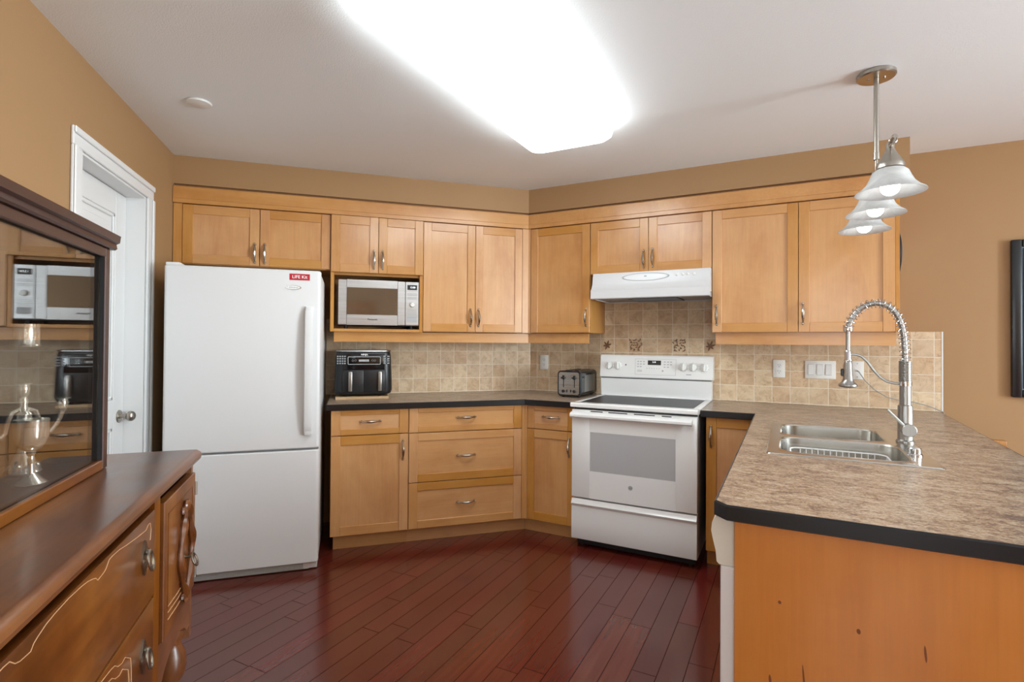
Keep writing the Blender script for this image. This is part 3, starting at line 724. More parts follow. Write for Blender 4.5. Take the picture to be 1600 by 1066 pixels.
# ================================================================== RANGE
def stove():
    x0, x1 = .6255, 1.3965; yf, yb = -.692, -.012
    t = Thing('range', 'white electric range with black glass cooktop', 'range', 'B', ((x0+x1)/2, -.35, 0))
    m = MB(); m.box(x0+.004, x1-.004, -.650, yb, .055, .8875, 'white_enamel', .003); m.box(x1-.0045, x1-.0035, -.655, yb, .06, .885, 'grey_plastic'); t.part('body', m)
    m = MB()
    for x in (x0+.05, x1-.05):
        for y in (-.6, -.08): m = MB(); m.cyl((x, y, 0), .02, 0, .0545, 'toe_black'); t.part('foot', m)
    m = MB(); m.box(x0+.02, x1-.02, -.63, -.622, .012, .0545, 'toe_black'); t.part('toe_panel', m)
    # cooktop
    gx0, gx1, gy0, gy1 = x0+.035, x1-.035, -.645, -.105
    m = MB()
    P = [(-.702, .8935), (-.708, .898), (-.708, .914), (-.700, .9215), (gy0, .9215), (gy0, .905), (-.65, .889)]
    m.prism(P, x0-.002, x1+.002, 'white_enamel', 'x')
    m.box(x0-.002, gx0, gy0, yb, .889, .9215, 'white_enamel', .004, 2); m.box(gx1, x1+.002, gy0, yb, .889, .9215, 'white_enamel', .004, 2); m.box(gx0, gx1, gy1, yb, .889, .9215, 'white_enamel', .003)
    ck = t.part('cooktop', m)
    m = MB(); m.box(gx0, gx1, gy0, gy1, .905, .9200, 'cooktop'); t.part('glass_surface', m, ck)
    for cx, cy, r in ((.82, -.5, .105), (1.2, -.5, .085), (.82, -.23, .085), (1.2, -.23, .105)):
        for q in (1, .62):
            rr = r*q; n = 40; m = MB()
            m.ring([[(cx+(rr+o_)*math.cos(2*PI*k/n), cy+(rr+o_)*math.sin(2*PI*k/n), .9203) for k in range(n)] for o_ in (-.0012, .0012)], 'dark_grey', cap=False); t.part('burner_ring', m, ck)
    # backguard
    m = MB(); m.prism([(-.012, .9216), (-.085, .9216), (-.092, 1.045), (-.012, 1.045)], x0+.0, x1-.0, 'white_enamel', 'x')
    m.box(x0+.004, x1-.004, -.088, -.012, 1.0452, 1.0515, 'dark_grey'); t.part('backsplash_panel', m)
    m = MB(); P = [(-.012, 1.0517), (-.100, 1.0517), (-.106, 1.058), (-.086, 1.206), (-.076, 1.2155), (-.012, 1.2155)]
    m.prism(P, x0-.004, x1+.010, 'white_enamel', 'x'); bg = t.part('control_panel', m)
    yp = lambda z: -.106+(.020)*(z-1.058)/.148
    rx = math.atan2(.020, .148)
    m = MB()
    x_0, x_1, z_0, z_1 = .880, 1.165, 1.078, 1.190
    for a, b, c_, d_ in ((x_0, x_1, z_0, z_0+.0015), (x_0, x_1, z_1-.0015, z_1)): m.box(a, b, yp(c_)-.0008, yp(c_)+.001, c_, d_, 'grey_mark')
    for a in (x_0, x_1-.0015): m.prism([(yp(z_0)-.0008, z_0), (yp(z_0)+.001, z_0), (yp(z_1)+.001, z_1), (yp(z_1)-.0008, z_1)], a, a+.0015, 'grey_mark', 'x')
    rn = random.Random(3)
    for r_, z in enumerate((1.168, 1.150, 1.132)):
        for x in (.895, .914, .936, 1.082, 1.105, 1.125): m.box(x, x+.012, yp(z)-.0008, yp(z)+.001, z, z+.006, 'grey_mark') if not (r_ == 2 and x in (.936, 1.125)) else None
    for k in range(6): z = 1.122; m.box(.962+k*.017, .968+k*.017, yp(z)-.0008, yp(z)+.001, z, z+.004, 'grey_mark')
    for z in (1.108, 1.100): m.box(.895, .93, yp(z)-.0008, yp(z)+.001, z, z+.003, 'grey_mark')
    m.lathe([(.006, -.001), (.006, .001)], (1.075, yp(1.108), 1.108), 'grey_mark', 'y', 12)
    m.box(1.235, 1.268, yp(1.085)-.0008, yp(1.085)+.001, 1.085, 1.091, 'grey_mark')
    t.part('button_legends', m, bg)
    m = MB(); z_0, z_1 = 1.148, 1.180; m.prism([(yp(z_0)-.0016, z_0), (yp(z_0)+.001, z_0), (yp(z_1)+.001, z_1), (yp(z_1)-.0016, z_1)], .970, 1.062, 'display', 'x'); t.part('display', m, bg)
    t.text('digits', '3:18', .014, (1.014, yp(1.168)-.002, 1.168), 'digits', bg, rot=(PI/2-rx, 0, 0))
    m = MB(); m.lathe([(.005, -.0015), (.005, .001)], (.812, yp(1.145), 1.145), 'black_plastic', 'y', 12); t.part('indicator_light', m, bg)
    for x in (.687, .752, 1.212, 1.278, 1.350):
        m = MB(); z = 1.139; y = yp(z)
        m.lathe([(.027, .002), (.027, -.006), (.025, -.012), (.023, -.014)], (x, y, z), 'white_plastic', 'y', 24)
        m.box(x-.007, x+.007, y-.026, y-.012, z-.025, z+.025, 'white_plastic', .005, 2)
        m.box(x-.001, x+.001, y-.0265, y-.025, z+.006, z+.022, 'grey_mark')
        t.part('knob', m, bg)
        m = MB()
        for k in range(9):
            a = math.radians(-60+300*k/8); m.box(x+.032*math.cos(a)-.002, x+.032*math.cos(a)+.002, yp(z+.032*math.sin(a))-.0007, yp(z+.032*math.sin(a))+.001, z+.032*math.sin(a)-.001, z+.032*math.sin(a)+.001, 'grey_mark')
        t.part('knob_legend', m, bg)
    # oven door
    wx0, wx1, wz0, wz1 = .7505, 1.271, .497, .742
    m = MB(); m.box(x0+.006, x1-.006, -.6545, -.6502, .872, .889, 'black_plastic'); t.part('gap_shade_strip', m)  # black strip painting the shade between cooktop lip and oven door
    m = MB()
    m.box(x0+.003, wx0, yf, -.656, .325, .879, 'white_enamel', .004, 2); m.box(wx1, x1-.003, yf, -.656, .325, .879, 'white_enamel', .004, 2)
    m.box(wx0-.005, wx1+.005, yf, -.656, .325, wz0, 'white_enamel', .0); m.box(wx0-.005, wx1+.005, yf, -.656, wz1, .879, 'white_enamel', .0)
    od = t.part('oven_door', m)
    m = MB(); m.box(wx0, wx1, yf+.0008, -.668, wz0, wz1, 'oven_glass'); t.part('window', m, od, 'grey glass window')
    m = MB()
    for a, b in ((.765, .845), (.880, 1.000), (1.040, 1.165), (1.205, 1.262)): m.box(a-.012, b-.012, yf-.0006, yf+.002, .868, .8745, 'black_plastic', .0008)
    t.part('vent_slots', m, od)
    m = MB(); m.prism([(yf+.001, .832), (yf-.030, .830), (yf-.040, .838), (yf-.040, .850), (yf-.028, .860), (yf+.001, .864)], x0+.002, x1-.028, 'white_enamel', 'x'); t.part('handle', m, od)
    m = MB(); m.lathe([(.0135, -.0012), (.0135, .001)], (1.008, yf, .424), 'grey_plastic', 'y', 28); m.lathe([(.0118, -.0015), (.0118, 0)], (1.008, yf, .424), 'grey_mark', 'y', 28); t.part('badge', m, od, 'round grey monogram badge')
    t.text('lettering', 'GE', .013, (1.008, yf-.0017, .424), 'dark_grey', od, shear=.3)
    # storage drawer
    m = MB(); zb = .062
    prof = [(-.656, zb), (yf+.004, zb), (yf, zb+.008), (yf-.002, .18), (yf, .268), (yf-.010, .280), (yf-.012, .286), (yf-.004, .296), (yf, .305), (yf+.004, .314), (-.656, .314)]
    m.prism(prof, x0+.004, x1-.004, 'white_enamel', 'x'); t.part('storage_drawer', m)
stove()

# ================================================================== RANGE HOOD
def hood():
    x0, x1 = .664, 1.4268; t = Thing('range_hood', 'white under-cabinet range hood above the range', 'range hood', 'B', (1.045, -.22, 1.585))
    m = MB()
    zt, zl, zb = 1.7745, 1.655, 1.598
    prof = [(-.345, zt), (-.395, zt), (-.405, 1.745), (-.412, 1.70), (-.430, 1.668), (-.446, zl), (-.448, zb+.004), (-.444, zb), (-.40, zb), (-.40, zb+.03), (-.345, zb+.03)]
    m.prism(prof, x0, x1, 'hood_white', 'x')
    m.box(x0, x1, -.345, -.009, 1.735, zt, 'hood_white'); m.box(x0, x0+.006, -.345, -.009, zb, 1.735, 'hood_white'); m.box(x1-.006, x1, -.345, -.009, zb, 1.735, 'hood_white'); m.box(x0+.006, x1-.006, -.03, -.009, zb, 1.735, 'hood_white')
    t.part('shell', m)
    m = MB(); m.box(x0+.007, x1-.007, -.398, -.031, zb+.006, zb+.014, 'grey_plastic'); t.part('underside_panel', m)
    m = MB(); m.box(.90, 1.22, -.36, -.08, zb-.001, zb+.006, 'dark_grey', .002)
    for k in range(12): m.box(.91, 1.21, -.35+k*.022, -.345+k*.022, zb-.002, zb, 'grey_plastic')
    t.part('grease_filter', m)
    # raised oval on the sloping front
    m = MB(); n = 40; rings = []
    def fy(z): return -.395-.010*(1.7745-z)/.03 if z > 1.745 else -.405-.007*(1.745-z)/.045
    for sc, o_ in ((1.0, .0005), (1.0, .003), (.93, .003), (.93, .0008)):
        rings.append([(1.025+.155*sc*math.cos(2*PI*k/n), fy(1.738+.026*sc*math.sin(2*PI*k/n))-o_, 1.738+.026*sc*math.sin(2*PI*k/n)) for k in range(n)])
    m.ring(rings, 'grey_mark', cap=False); t.part('oval_trim', m)
    m = MB()
    for x in (1.225, 1.262, 1.292, 1.33): m.lathe([(.009, .002), (.009, -.004), (.006, -.006)], (x, fy(1.742), 1.742), 'white_plastic', 'y', 14)
    t.part('push_buttons', m)
    m = MB(); m.box(1.017, 1.033, fy(1.741)-.001, fy(1.741)+.002, 1.738, 1.745, 'grey_plastic'); t.part('badge', m)
hood()

# ================================================================== AIR FRYER ON ITS BOARD
m = MB(); m.box(-1.488, -1.146, -.372, -.06, .9143, .932, 'pine', .002)
solo('wooden_board', 'thin pale wooden board under the air fryer', 'board', 'A', m, (-1.317, -.21, .9143))
def fryer():
    x0, x1, yf, yb, z0, z1 = -1.497, -1.120, -.360, -.05, .938, 1.236
    t = Thing('air_fryer', 'black two-drawer air fryer on the counter beside the refrigerator', 'air fryer', 'A', ((x0+x1)/2, -.2, .9325))
    def ring(z, i, r=.05): return [(x, y, z) for x, y in rrect(x0+i, x1-i, yf+i*.8, yb-i, r, 6)]
    m = MB(); m.ring([ring(.940, .03), ring(.950, .008), ring(.975, .0), ring(1.10, .004), ring(1.20, .008), ring(1.226, .012), ring(1.230, .016)], 'black_plastic')
    t.part('body', m)
    m = MB(); m.ring([ring(1.2302, .012), ring(1.233, .008), ring(1.240, .010), ring(1.243, .02)], 'steel_x'); t.part('lid_plate', m, label='brushed steel top plate')
    for k, (a, b) in enumerate(((x0+.052, -1.3095), (-1.3075, x1-.052))):
        m = MB(); m.box(a, b, yf-.004, yf+.03, .962, 1.108, 'black_plastic', .004, 2); d = t.part('basket_drawer', m)
        hx = -1.395 if k == 0 else -1.205
        m = MB(); m.box(hx-.0125, hx+.0125, yf-.026, yf-.003, .968, 1.100, 'steel_z', .005, 2); t.part('handle', m, d, 'brushed steel handle')
    m = MB(); m.box(x0+.055, x1-.055, yf-.003, yf+.03, 1.112, 1.222, 'black_gloss', .003, 2); p = t.part('control_panel', m)
    m = MB(); cx = -1.310; X0, X1, Z0, Z1 = -1.412, -1.200, 1.146, 1.200
    P = rrect(X0, X1, Z0, Z1, .006, 4); P2 = rrect(X0+.004, X1-.004, Z0+.004, Z1-.004, .004, 4); n = len(P)
    m.ring([[(u, yf-.0036, v) for u, v in P], [(u, yf-.0036, v) for u, v in P2]], 'grey_mark', cap=False); m.box(-1.342, -1.276, yf-.0038, yf-.002, 1.166, 1.180, 'grey_mark')
    for x in (-1.372, -1.246):
        for q in (-.008, .008): m.tube([(x+q+.006*math.cos(a), yf-.0036, 1.173+.006*math.sin(a)) for a in [2*PI*i/10 for i in range(10)]], .0008, 'grey_mark', 4, closed=True)
    t.part('display_outline', m, p)
    t.text('lettering', 'NINJA', .016, (-1.306, yf-.0034, 1.212), 'sticker_white', p, bold=.0005)
    for side, xa in ((0, -1.484), (1, -1.186)):
        m = MB()
        for i in range(4 if side == 0 else 2):
            for j in range(4):
                xx = xa+.004+i*(.015 if side == 0 else .024); m.box(xx, xx+(.010 if side == 0 else .016), yf-.0040, yf+.03, 1.150+j*.0155, 1.159+j*.0155, 'grey_plastic')
        t.part('button_group', m, p)
    m = MB()
    for x in (x0+.07, x1-.07):
        for y in (yf+.06, yb-.06): m = MB(); m.cyl((x, y, 0), .014, .9325, .942, 'toe_black'); t.part('foot', m)
fryer()

# ================================================================== TOASTER
def toaster():
    x0, x1, yf, yb, z0, z1 = .388, .566, -.362, -.02, .922, 1.102
    t = Thing('toaster', 'steel and black long-slot toaster on the counter left of the range', 'toaster', 'B', ((x0+x1)/2, -.19, .9145))
    P = rrect(x0, x1, z0, z1, .026, 6); Pi = rrect(x0+.004, x1-.004, z0+.004, z1-.004, .022, 6)
    m = MB(); m.ring([[(u, yf+.02, v) for u, v in P], [(u, yb-.02, v) for u, v in P]], 'black_gloss'); t.part('side_shell', m)
    m = MB(); m.ring([[(u, yf, v) for u, v in Pi], [(u, yf+.006, v) for u, v in P], [(u, yf+.0195, v) for u, v in P]], 'black_plastic'); t.part('end_cap', m); m = MB(); m.ring([[(u, yb, v) for u, v in Pi], [(u, yb-.006, v) for u, v in P], [(u, yb-.0195, v) for u, v in P]], 'black_plastic'); t.part('end_cap', m)
    m = MB(); m.prism(rrect(x0+.012, x1-.012, z0+.012, z1-.010, .016, 5), yf-.002, yf+.003, 'steel_x', 'y'); fp = t.part('front_plate', m, label='brushed steel front plate')
    for x in (.437, .519):
        m = MB(); m.box(x-.003, x+.003, yf-.0026, yf, .985, 1.066, 'black_plastic'); t.part('lever_slot', m, fp)
        m = MB(); m.box(x-.015, x+.015, yf-.022, yf-.0027, 1.048, 1.058, 'black_plastic', .003); m.box(x-.009, x+.009, yf-.0075, yf-.0027, 1.040, 1.070, 'black_plastic', .003); t.part('lever', m, fp)
        m = MB(); m.lathe([(.011, -.0025), (.011, -.012), (.009, -.014)], (x, yf, .958), 'black_plastic', 'y', 16); t.part('browning_dial', m, fp)
    for x in (.463, .492):
        m = MB(); m.box(x-.004, x+.004, yf-.006, yf-.0022, .950, .970, 'black_plastic', .001); t.part('button', m, fp)
    m = MB(); m.box(.462, .494, yf-.0026, yf-.001, 1.046, 1.050, 'grey_plastic'); m.box(.462, .494, yf-.0026, yf-.001, 1.038, 1.042, 'grey_plastic'); t.part('legend', m, fp)
    m = MB()
    for x in (.430, .502): m.box(x, x+.03, yf+.05, yb-.05, z1-.0005, z1+.003, 'black_plastic', .001)
    t.part('bread_slots', m)
    m = MB(); m.prism([(-.285, .950), (-.285, 1.070), (-.07, 1.070), (-.07, .950)], x1-.0005, x1+.0012, 'steel_z', 'x'); t.part('side_panel', m)
    m = MB()
    for x in (x0+.03, x1-.03):
        for y in (yf+.04, yb-.04): m = MB(); m.cyl((x, y, 0), .009, .9145, .924, 'toe_black'); t.part('foot', m)
toaster()

# ================================================================== DISHWASHER
def dishwasher():
    t = Thing('dishwasher', 'white dishwasher at the end of the peninsula seen edge-on', 'dishwasher', 'B', (2.0, -2.15, 0))
    d0, d1 = -2.446, -1.850
    m = MB(); m.box(1.765, 2.34, d0+.002, d1-.002, .09, .868, 'white_enamel'); t.part('tub', m)
    m = MB(); m.box(1.703, 1.7645, d0, d1, .11, .752, 'white_enamel', .004); t.part('door', m)
    m = MB(); P = [(1.7645, .754), (1.700, .754), (1.694, .760), (1.692, .785), (1.686, .81), (1.681, .835), (1.683, .855), (1.692, .8715), (1.7645, .8715)]
    m.ring([[(x, d0, z) for x, z in P], [(x, d1, z) for x, z in P]], 'ivory_plastic'); t.part('control_panel', m)
    m = MB(); m.box(1.73, 1.75, d0+.003, d1-.003, .0, .1085, 'white_enamel'); t.part('toe_panel', m)
dishwasher()

# ================================================================== SINK, RACK, FAUCET
def sink():
    t = Thing('sink', 'double-bowl stainless steel sink set in the peninsula counter', 'sink', 'B', (2.03, -1.37, .9142))
    X0, X1, Y0, Y1 = 1.786, 2.289, -1.775, -.970; zt = .9185
    bowls = [(1.822, 2.205, -1.345, -1.005), (1.822, 2.225, -1.738, -1.388)]
    m = MB()
    # rim plate around the two bowls
    ys = [Y0, bowls[1][2], bowls[1][3], bowls[0][2], bowls[0][3], Y1]
    def plate(x0, x1, y0, y1): m.add([(x0, y0, zt), (x1, y0, zt), (x1, y1, zt), (x0, y1, zt)], [(0, 1, 2, 3)], 'sink_steel')
    plate(X0, X1, ys[0], ys[1]); plate(X0, X1, ys[2], ys[3]); plate(X0, X1, ys[4], ys[5])
    for bx0, bx1, by0, by1 in bowls: plate(X0, bx0, by0, by1); plate(bx1, X1, by0, by1)
    o_ = rrect(X0, X1, Y0, Y1, .012, 3)
    oo = rrect(X0-.003, X1+.003, Y0-.003, Y1+.003, .014, 3)
    m.ring([[(x, y, zt) for x, y in o_], [(x, y, .9145) for x, y in oo]], 'sink_steel', cap=False)
    t.part('rim', m)
    for bx0, bx1, by0, by1 in bowls:
        m = MB(); r = .075; n = 7
        top = rrect(bx0, bx1, by0, by1, r, n)
        sq = []
        for q, (cx, cy) in enumerate(((bx1, by1), (bx0, by1), (bx0, by0), (bx1, by0))):
            for k in range(n+1): sq.append((cx, cy) )
        rings = [[(x, y, zt) for x, y in sq], [(x, y, zt) for x, y in top]]
        m.ring(rings, 'sink_steel', cap=False)
        # raised lip then walls
        def inner(i, z, rr): return [(x, y, z) for x, y in rrect(bx0+i, bx1-i, by0+i, by1-i, rr, n)]
        m.ring([inner(0, zt, r), inner(.002, zt+.0015, r), inner(.006, zt-.004, r-.003), inner(.010, .80, r-.008), inner(.016, .752, r-.012), inner(.034, .738, r-.025), inner(.12, .735, .03)], 'sink_steel', cap=False)
        m.add([p for p in inner(.12, .735, .03)], [tuple(range(4*(n+1)))], 'sink_steel')
        b = t.part('bowl', m)
        m = MB(); m.lathe([(.042, .7355), (.042, .738), (.034, .739), (.030, .7365)], ((bx0+bx1)/2, (by0+by1)/2, 0), 'chrome'); t.part('drain', m, b)
sink()
def rack():
    t = Thing('dish_rack', 'white wire rack standing in the near sink bowl', 'rack', 'B', (2.0, -1.56, .77))
    m = MB(); x0, x1, y0, y1 = 1.865, 2.165, -1.715, -1.62; zt, zb = .884, .790
    x0, x1, y0, y1 = 1.862, 2.182, -1.700, -1.430
    for z, i in ((zt, 0), (zb, .012)):
        m.tube([(x, y, z) for x, y in rrect(x0+i, x1-i, y0+i, y1-i, .035, 5)], .0028, 'wire_white', 6, closed=True)
    for k in range(13):
        x = x0+.035+(x1-x0-.07)*k/12
        m.tube([(x, y0, zt), (x, y0+.012, zb), (x, y1-.012, zb), (x, y1, zt)], .0017, 'wire_white', 5)
    for k in range(9):
        y = y0+.035+(y1-y0-.07)*k/8
        m.tube([(x0, y, zt), (x0+.012, y, zb), (x1-.012, y, zb), (x1, y, zt)], .0017, 'wire_white', 5)
    t.part('basket', m)
    m = MB()
    for x in (x0+.04, x1-.04):
        for y in (y0+.04, y1-.04): m = MB(); m.tube([(x, y, zb), (x, y, .7395)], .004, 'wire_white', 6); t.part('foot', m)
rack()
def faucet():
    cx, cy = 2.264, -1.295; z0 = .9187
    t = Thing('kitchen_faucet', 'tall spring-neck steel faucet at the sink', 'faucet', 'B', (cx, cy, z0))
    m = MB()
    m.lathe([(.031, z0), (.031, z0+.006), (.027, z0+.010), (.026, z0+.012), (.025, 1.055), (.024, 1.063), (.0195, 1.066), (.0190, 1.150)], (cx, cy, 0), 'steel_z'); t.part('body', m)
    m = MB(); pr = []
    for k in range(14):
        z = 1.150+.0064*k; pr += [(.0200, z), (.0215, z+.0016), (.0215, z+.0042), (.0195, z+.0055)]
    m.lathe(pr, (cx, cy, 0), 'steel_z'); t.part('ribbed_collar', m)
    # neck path in the plane of the arch
    P = [(2.264, 1.235), (2.263, 1.29), (2.258, 1.35), (2.247, 1.40), (2.228, 1.438), (2.200, 1.462), (2.166, 1.4695), (2.132, 1.460), (2.104, 1.437), (2.085, 1.408), (2.073, 1.374)]
    # smooth resample
    pts = []
    for i in range(len(P)-1):
        p0_, p1_, p2_, p3_ = P[max(0, i-1)], P[i], P[i+1], P[min(len(P)-1, i+2)]
        for k in range(8):
            u = k/8; f = lambda a, b, c_, d_: .5*((2*b)+(-a+c_)*u+(2*a-5*b+4*c_-d_)*u*u+(-a+3*b-3*c_+d_)*u**3)
            pts.append(Vector((f(p0_[0], p1_[0], p2_[0], p3_[0]), cy, f(p0_[1], p1_[1], p2_[1], p3_[1]))))
    pts.append(Vector((P[-1][0], cy, P[-1][1])))
    m = MB(); m.tube(pts, .0105, 'steel_z', 12); t.part('neck_hose', m)
    # spring: helix along the neck
    L = [0]
    for i in range(1, len(pts)): L.append(L[-1]+(pts[i]-pts[i-1]).length)
    turns = 25; n = turns*16; H = []
    for k in range(n+1):
        d = L[-1]*k/n; i = 0
        while i < len(L)-2 and L[i+1] < d: i += 1
        u = (d-L[i])/(L[i+1]-L[i]); p = pts[i].lerp(pts[i+1], u); tg = (pts[i+1]-pts[i]).normalized(); nr = Vector((tg.z, 0, -tg.x)); a = 2*PI*turns*k/n
        H.append(p+nr*(.0185*math.cos(a))+Vector((0, 1, 0))*(.0185*math.sin(a)))
    m = MB(); m.tube(H, .0017, 'chrome', 6); t.part('spring', m)
    m = MB(); hx = 2.0725; m.lathe([(.0165, 1.356), (.0175, 1.360), (.0175, 1.376), (.015, 1.381)], (hx, cy, 0), 'chrome'); m.lathe([(.008, 1.262), (.008, 1.358)], (hx, cy, 0), 'steel_z'); t.part('spring_cap', m)
    m = MB(); m.lathe([(.009, 1.278), (.0125, 1.272), (.0125, 1.244), (.0145, 1.240), (.0145, 1.236), (.0125, 1.233)], (hx, cy, 0), 'chrome')
    m.lathe([(.0125, 1.2325), (.0145, 1.228), (.0185, 1.160), (.022, 1.150), (.034, 1.138), (.035, 1.132), (.030, 1.128), (.012, 1.124)], (hx, cy, 0), 'steel_z'); s_ = t.part('spray_head', m)
    m = MB(); m.box(hx-.026, hx-.014, cy-.006, cy+.006, 1.172, 1.202, 'black_plastic', .003); t.part('spray_button', m, s_)
    A = [(hx+.010, 1.262), (hx+.028, 1.262), (hx+.048, 1.254), (2.140, 1.232), (2.160, 1.200), (2.182, 1.172), (2.205, 1.155), (2.232, 1.149), (2.250, 1.149)]
    m = MB(); m.tube([(x, cy, z) for x, z in A], .0050, 'steel_z', 10); m.lathe([(.0222, 1.141), (.0222, 1.157)], (cx, cy, 0), 'chrome'); t.part('support_arm', m)
    m = MB(); hc = (cx+.004, cy, .972)
    m.cyl(hc, .0245, -.060, -.018, 'steel_z', 'y', 28, .002); m.tube([(hc[0]-.012, cy-.045, .985), (hc[0]-.068, cy-.047, 1.048)], [.0055, .0045], 'steel_z', 10); t.part('lever_handle', m)
faucet()
m = MB(); m.lathe([(.024, .9187), (.024, .923), (.020, .926), (.020, .943), (.018, .946)], (2.243, -1.585, 0), 'chrome')
solo('sink_hole_cover', 'low round chrome cap on the sink deck in front of the faucet', 'cap', 'B', m, (2.243, -1.585, .9187))

# ================================================================== OUTLETS, SWITCH, CORD
def outlet(x, z, label):
    t = Thing('wall_outlet', label, 'outlet', 'B', (x, -.0085, z), 'white wall outlets')
    m = MB(); m.box(x-.035, x+.035, -.0135, -.0085, z-.057, z+.057, 'white_plastic', .002, 2); t.part('plate', m)
    for q in (-1, 1):
        m = MB(); zc = z+q*.020; m.prism(rrect(x-.0165, x+.0165, zc-.0145, zc+.0145, .010, 5), -.0155, -.0134, 'white_trim', 'y')
        for dx, h in ((-.0065, .008), (.0065, .0065)): m.box(x+dx-.001, x+dx+.001, -.0158, -.0154, zc+.001, zc+.001+h, 'dark_grey')
        m.lathe([(.0022, -.0158), (.0022, -.0153)], (x, 0, zc-.007), 'dark_grey', 'y', 10); t.part('receptacle', m)
outlet(.126, 1.145, 'white double outlet in the tiled corner beyond the toaster'); outlet(1.803, 1.142, 'white double outlet on the tiles between the range and the switches')
t = Thing('light_switch', 'white triple rocker switch plate on the tiles behind the sink', 'switch', 'B', (2.035, -.0085, 1.142))
m = MB(); m.box(1.951, 2.120, -.0135, -.0085, 1.085, 1.199, 'white_plastic', .002, 2); t.part('plate', m)
for k in range(3):
    m = MB(); x = 1.985+.048*k-.0
    m.box(x-.0185+.002, x+.0185-.002, -.0152, -.0134, 1.108, 1.176, 'grey_mark'); m.prism([(-.0134, 1.110), (-.0185, 1.110), (-.0155, 1.174), (-.0134, 1.174)], x-.0155, x+.0155, 'white_trim', 'x'); t.part('rocker', m)
m = MB(); m.box(2.197, 2.267, -.0135, -.0085, 1.088, 1.200, 'white_plastic', .002, 2)
m.lathe([(.007, -.018), (.007, -.013)], (2.233, 0, 1.142), 'white_trim', 'y', 14)
for z in (1.103, 1.185): m.lathe([(.003, -.0145), (.003, -.0130)], (2.233, 0, z), 'grey_plastic', 'y', 10)
solo('cable_plate', 'white blank wall plate behind the faucet with a cable coming out', 'wall plate', 'B', m, (2.232, -.0085, 1.142))
m = MB()
cp = [(2.233, -.0185, 1.142), (2.24, -.03, 1.135), (2.27, -.03, 1.085), (2.32, -.03, 1.03), (2.38, -.03, .99), (2.44, -.03, .974), (2.51, -.03, .966), (2.56, -.03, .954), (2.60, -.03, .940), (2.628, -.03, .926), (2.648, -.035, .918), (2.652, -.035, .89), (2.652, -.035, .7)]
m.tube(cp, .0028, 'cord_grey', 8)
solo('cable', 'thin grey cable drooping from a wall plate to the counter corner', 'cable', 'B', m, cp[0])

# ================================================================== PICTURE, CLOCK, STOOL
def picture():
    x0, x1, z0, z1 = 2.947, 3.66, 1.018, 1.886; t = Thing('picture_frame', 'black framed picture hanging on the tan wall right of the cabinets', 'picture', 'B', ((x0+x1)/2, -.015, (z0+z1)/2))
    m = MB(); w_ = .045
    for a, b, c_, d_ in ((x0, x0+w_, z0, z1), (x1-w_, x1, z0, z1), (x0+w_, x1-w_, z0, z0+w_), (x0+w_, x1-w_, z1-w_, z1)): m.box(a, b, -.030, -.002, c_, d_, 'black_band', .008, 2)
    t.part('frame', m)
    m = MB(); m.box(x0+w_-.006, x1-w_+.006, -.022, -.0185, z0+w_-.006, z1-w_+.006, 'fillet')
    t.part('inner_fillet', m)
    m = MB(); m.box(x0+w_+.003, x1-w_-.003, -.0235, -.0221, z0+w_+.003, z1-w_-.003, 'art'); t.part('print', m)
picture()
t = Thing('wall_clock', 'round black clock on the end of the wall cabinet, seen edge-on', 'clock', 'B', (2.397, -.19, 1.82))
m = MB(); m.lathe([(.125, 0), (.130, .004), (.128, .012), (.118, .016)], (2.3965, -.19, 1.82), 'black_plastic', 'x', 40); t.part('case', m)
m = MB(); m.lathe([(.117, 0.0162), (.117, .0166)], (2.3965, -.19, 1.82), 'white_plastic', 'x', 40); t.part('dial', m)
def stool():
    t = Thing('bar_stool', 'wooden bar stool tucked under the peninsula, only a corner of its back showing', 'stool', 'B', (2.65, -.45, 0))
    m = MB(); m.box(2.47, 2.84, -.64, -.29, .60, .635, 'oak', .01, 2); t.part('seat', m)
    for x, q in ((2.49, -1), (2.82, 1)):
        m = MB(); m.tube([(x+q*.02, -.64, 0), (x, -.61, .60)], [.016, .019], 'oak', 10); t.part('leg', m)
        m = MB(); m.tube([(x+q*.05, -.25, 0), (x+q*.035, -.272, .60), (x+q*.012, -.272, .775)], [.017, .017, .015], 'oak', 10); t.part('leg', m)
    m = MB(); m.box(2.46, 2.852, -.292, -.250, .765, .812, 'oak', .004, 2); t.part('back_rail', m)
    for y in (-.265, -.625):
        m = MB(); m.tube([(2.48, y, .24), (2.84, y, .24)], .010, 'oak', 8); t.part('stretcher', m)
stool()

# ================================================================== CEILING FIXTURES
def ceiling_light():
    t = Thing('ceiling_light', 'large rounded white fluorescent ceiling light, lit', 'ceiling light', 'B', (.82, -1.9, 2.437))
    x0, x1, y0, y1 = .578, 1.062, -2.605, -1.195
    def R(i, z, r): return [(x, y, z) for x, y in rrect(x0+i, x1-i, y0+i, y1-i, r, 8)]
    m = MB(); m.ring([R(.022, 2.425, .055), R(.004, 2.408, .07), R(.0, 2.385, .075), R(.006, 2.362, .07), R(.030, 2.343, .055), R(.075, 2.336, .03)], 'diffuser'); t.part('diffuser', m, label='glowing white acrylic diffuser')
    m = MB(); m.box(x0+.04, x1-.04, y0+.03, y1-.03, 2.4255, 2.4375, 'white_enamel'); t.part('base_pan', m)
    m = MB(); m.box(x0+.10, x1-.10, y0-.012, y0-.002, 2.40, 2.4375, 'nickel', .002); t.part('end_bracket', m)
ceiling_light()
m = MB(); m.lathe([(.052, 2.4375), (.055, 2.434), (.053, 2.428), (.047, 2.426)], (-2.10, -1.19, 0), 'white_plastic', seg=32)
solo('smoke_detector', 'small round white cover plate on the ceiling near the left wall', 'ceiling cover', 'A', m, (-2.10, -1.19, 2.43))
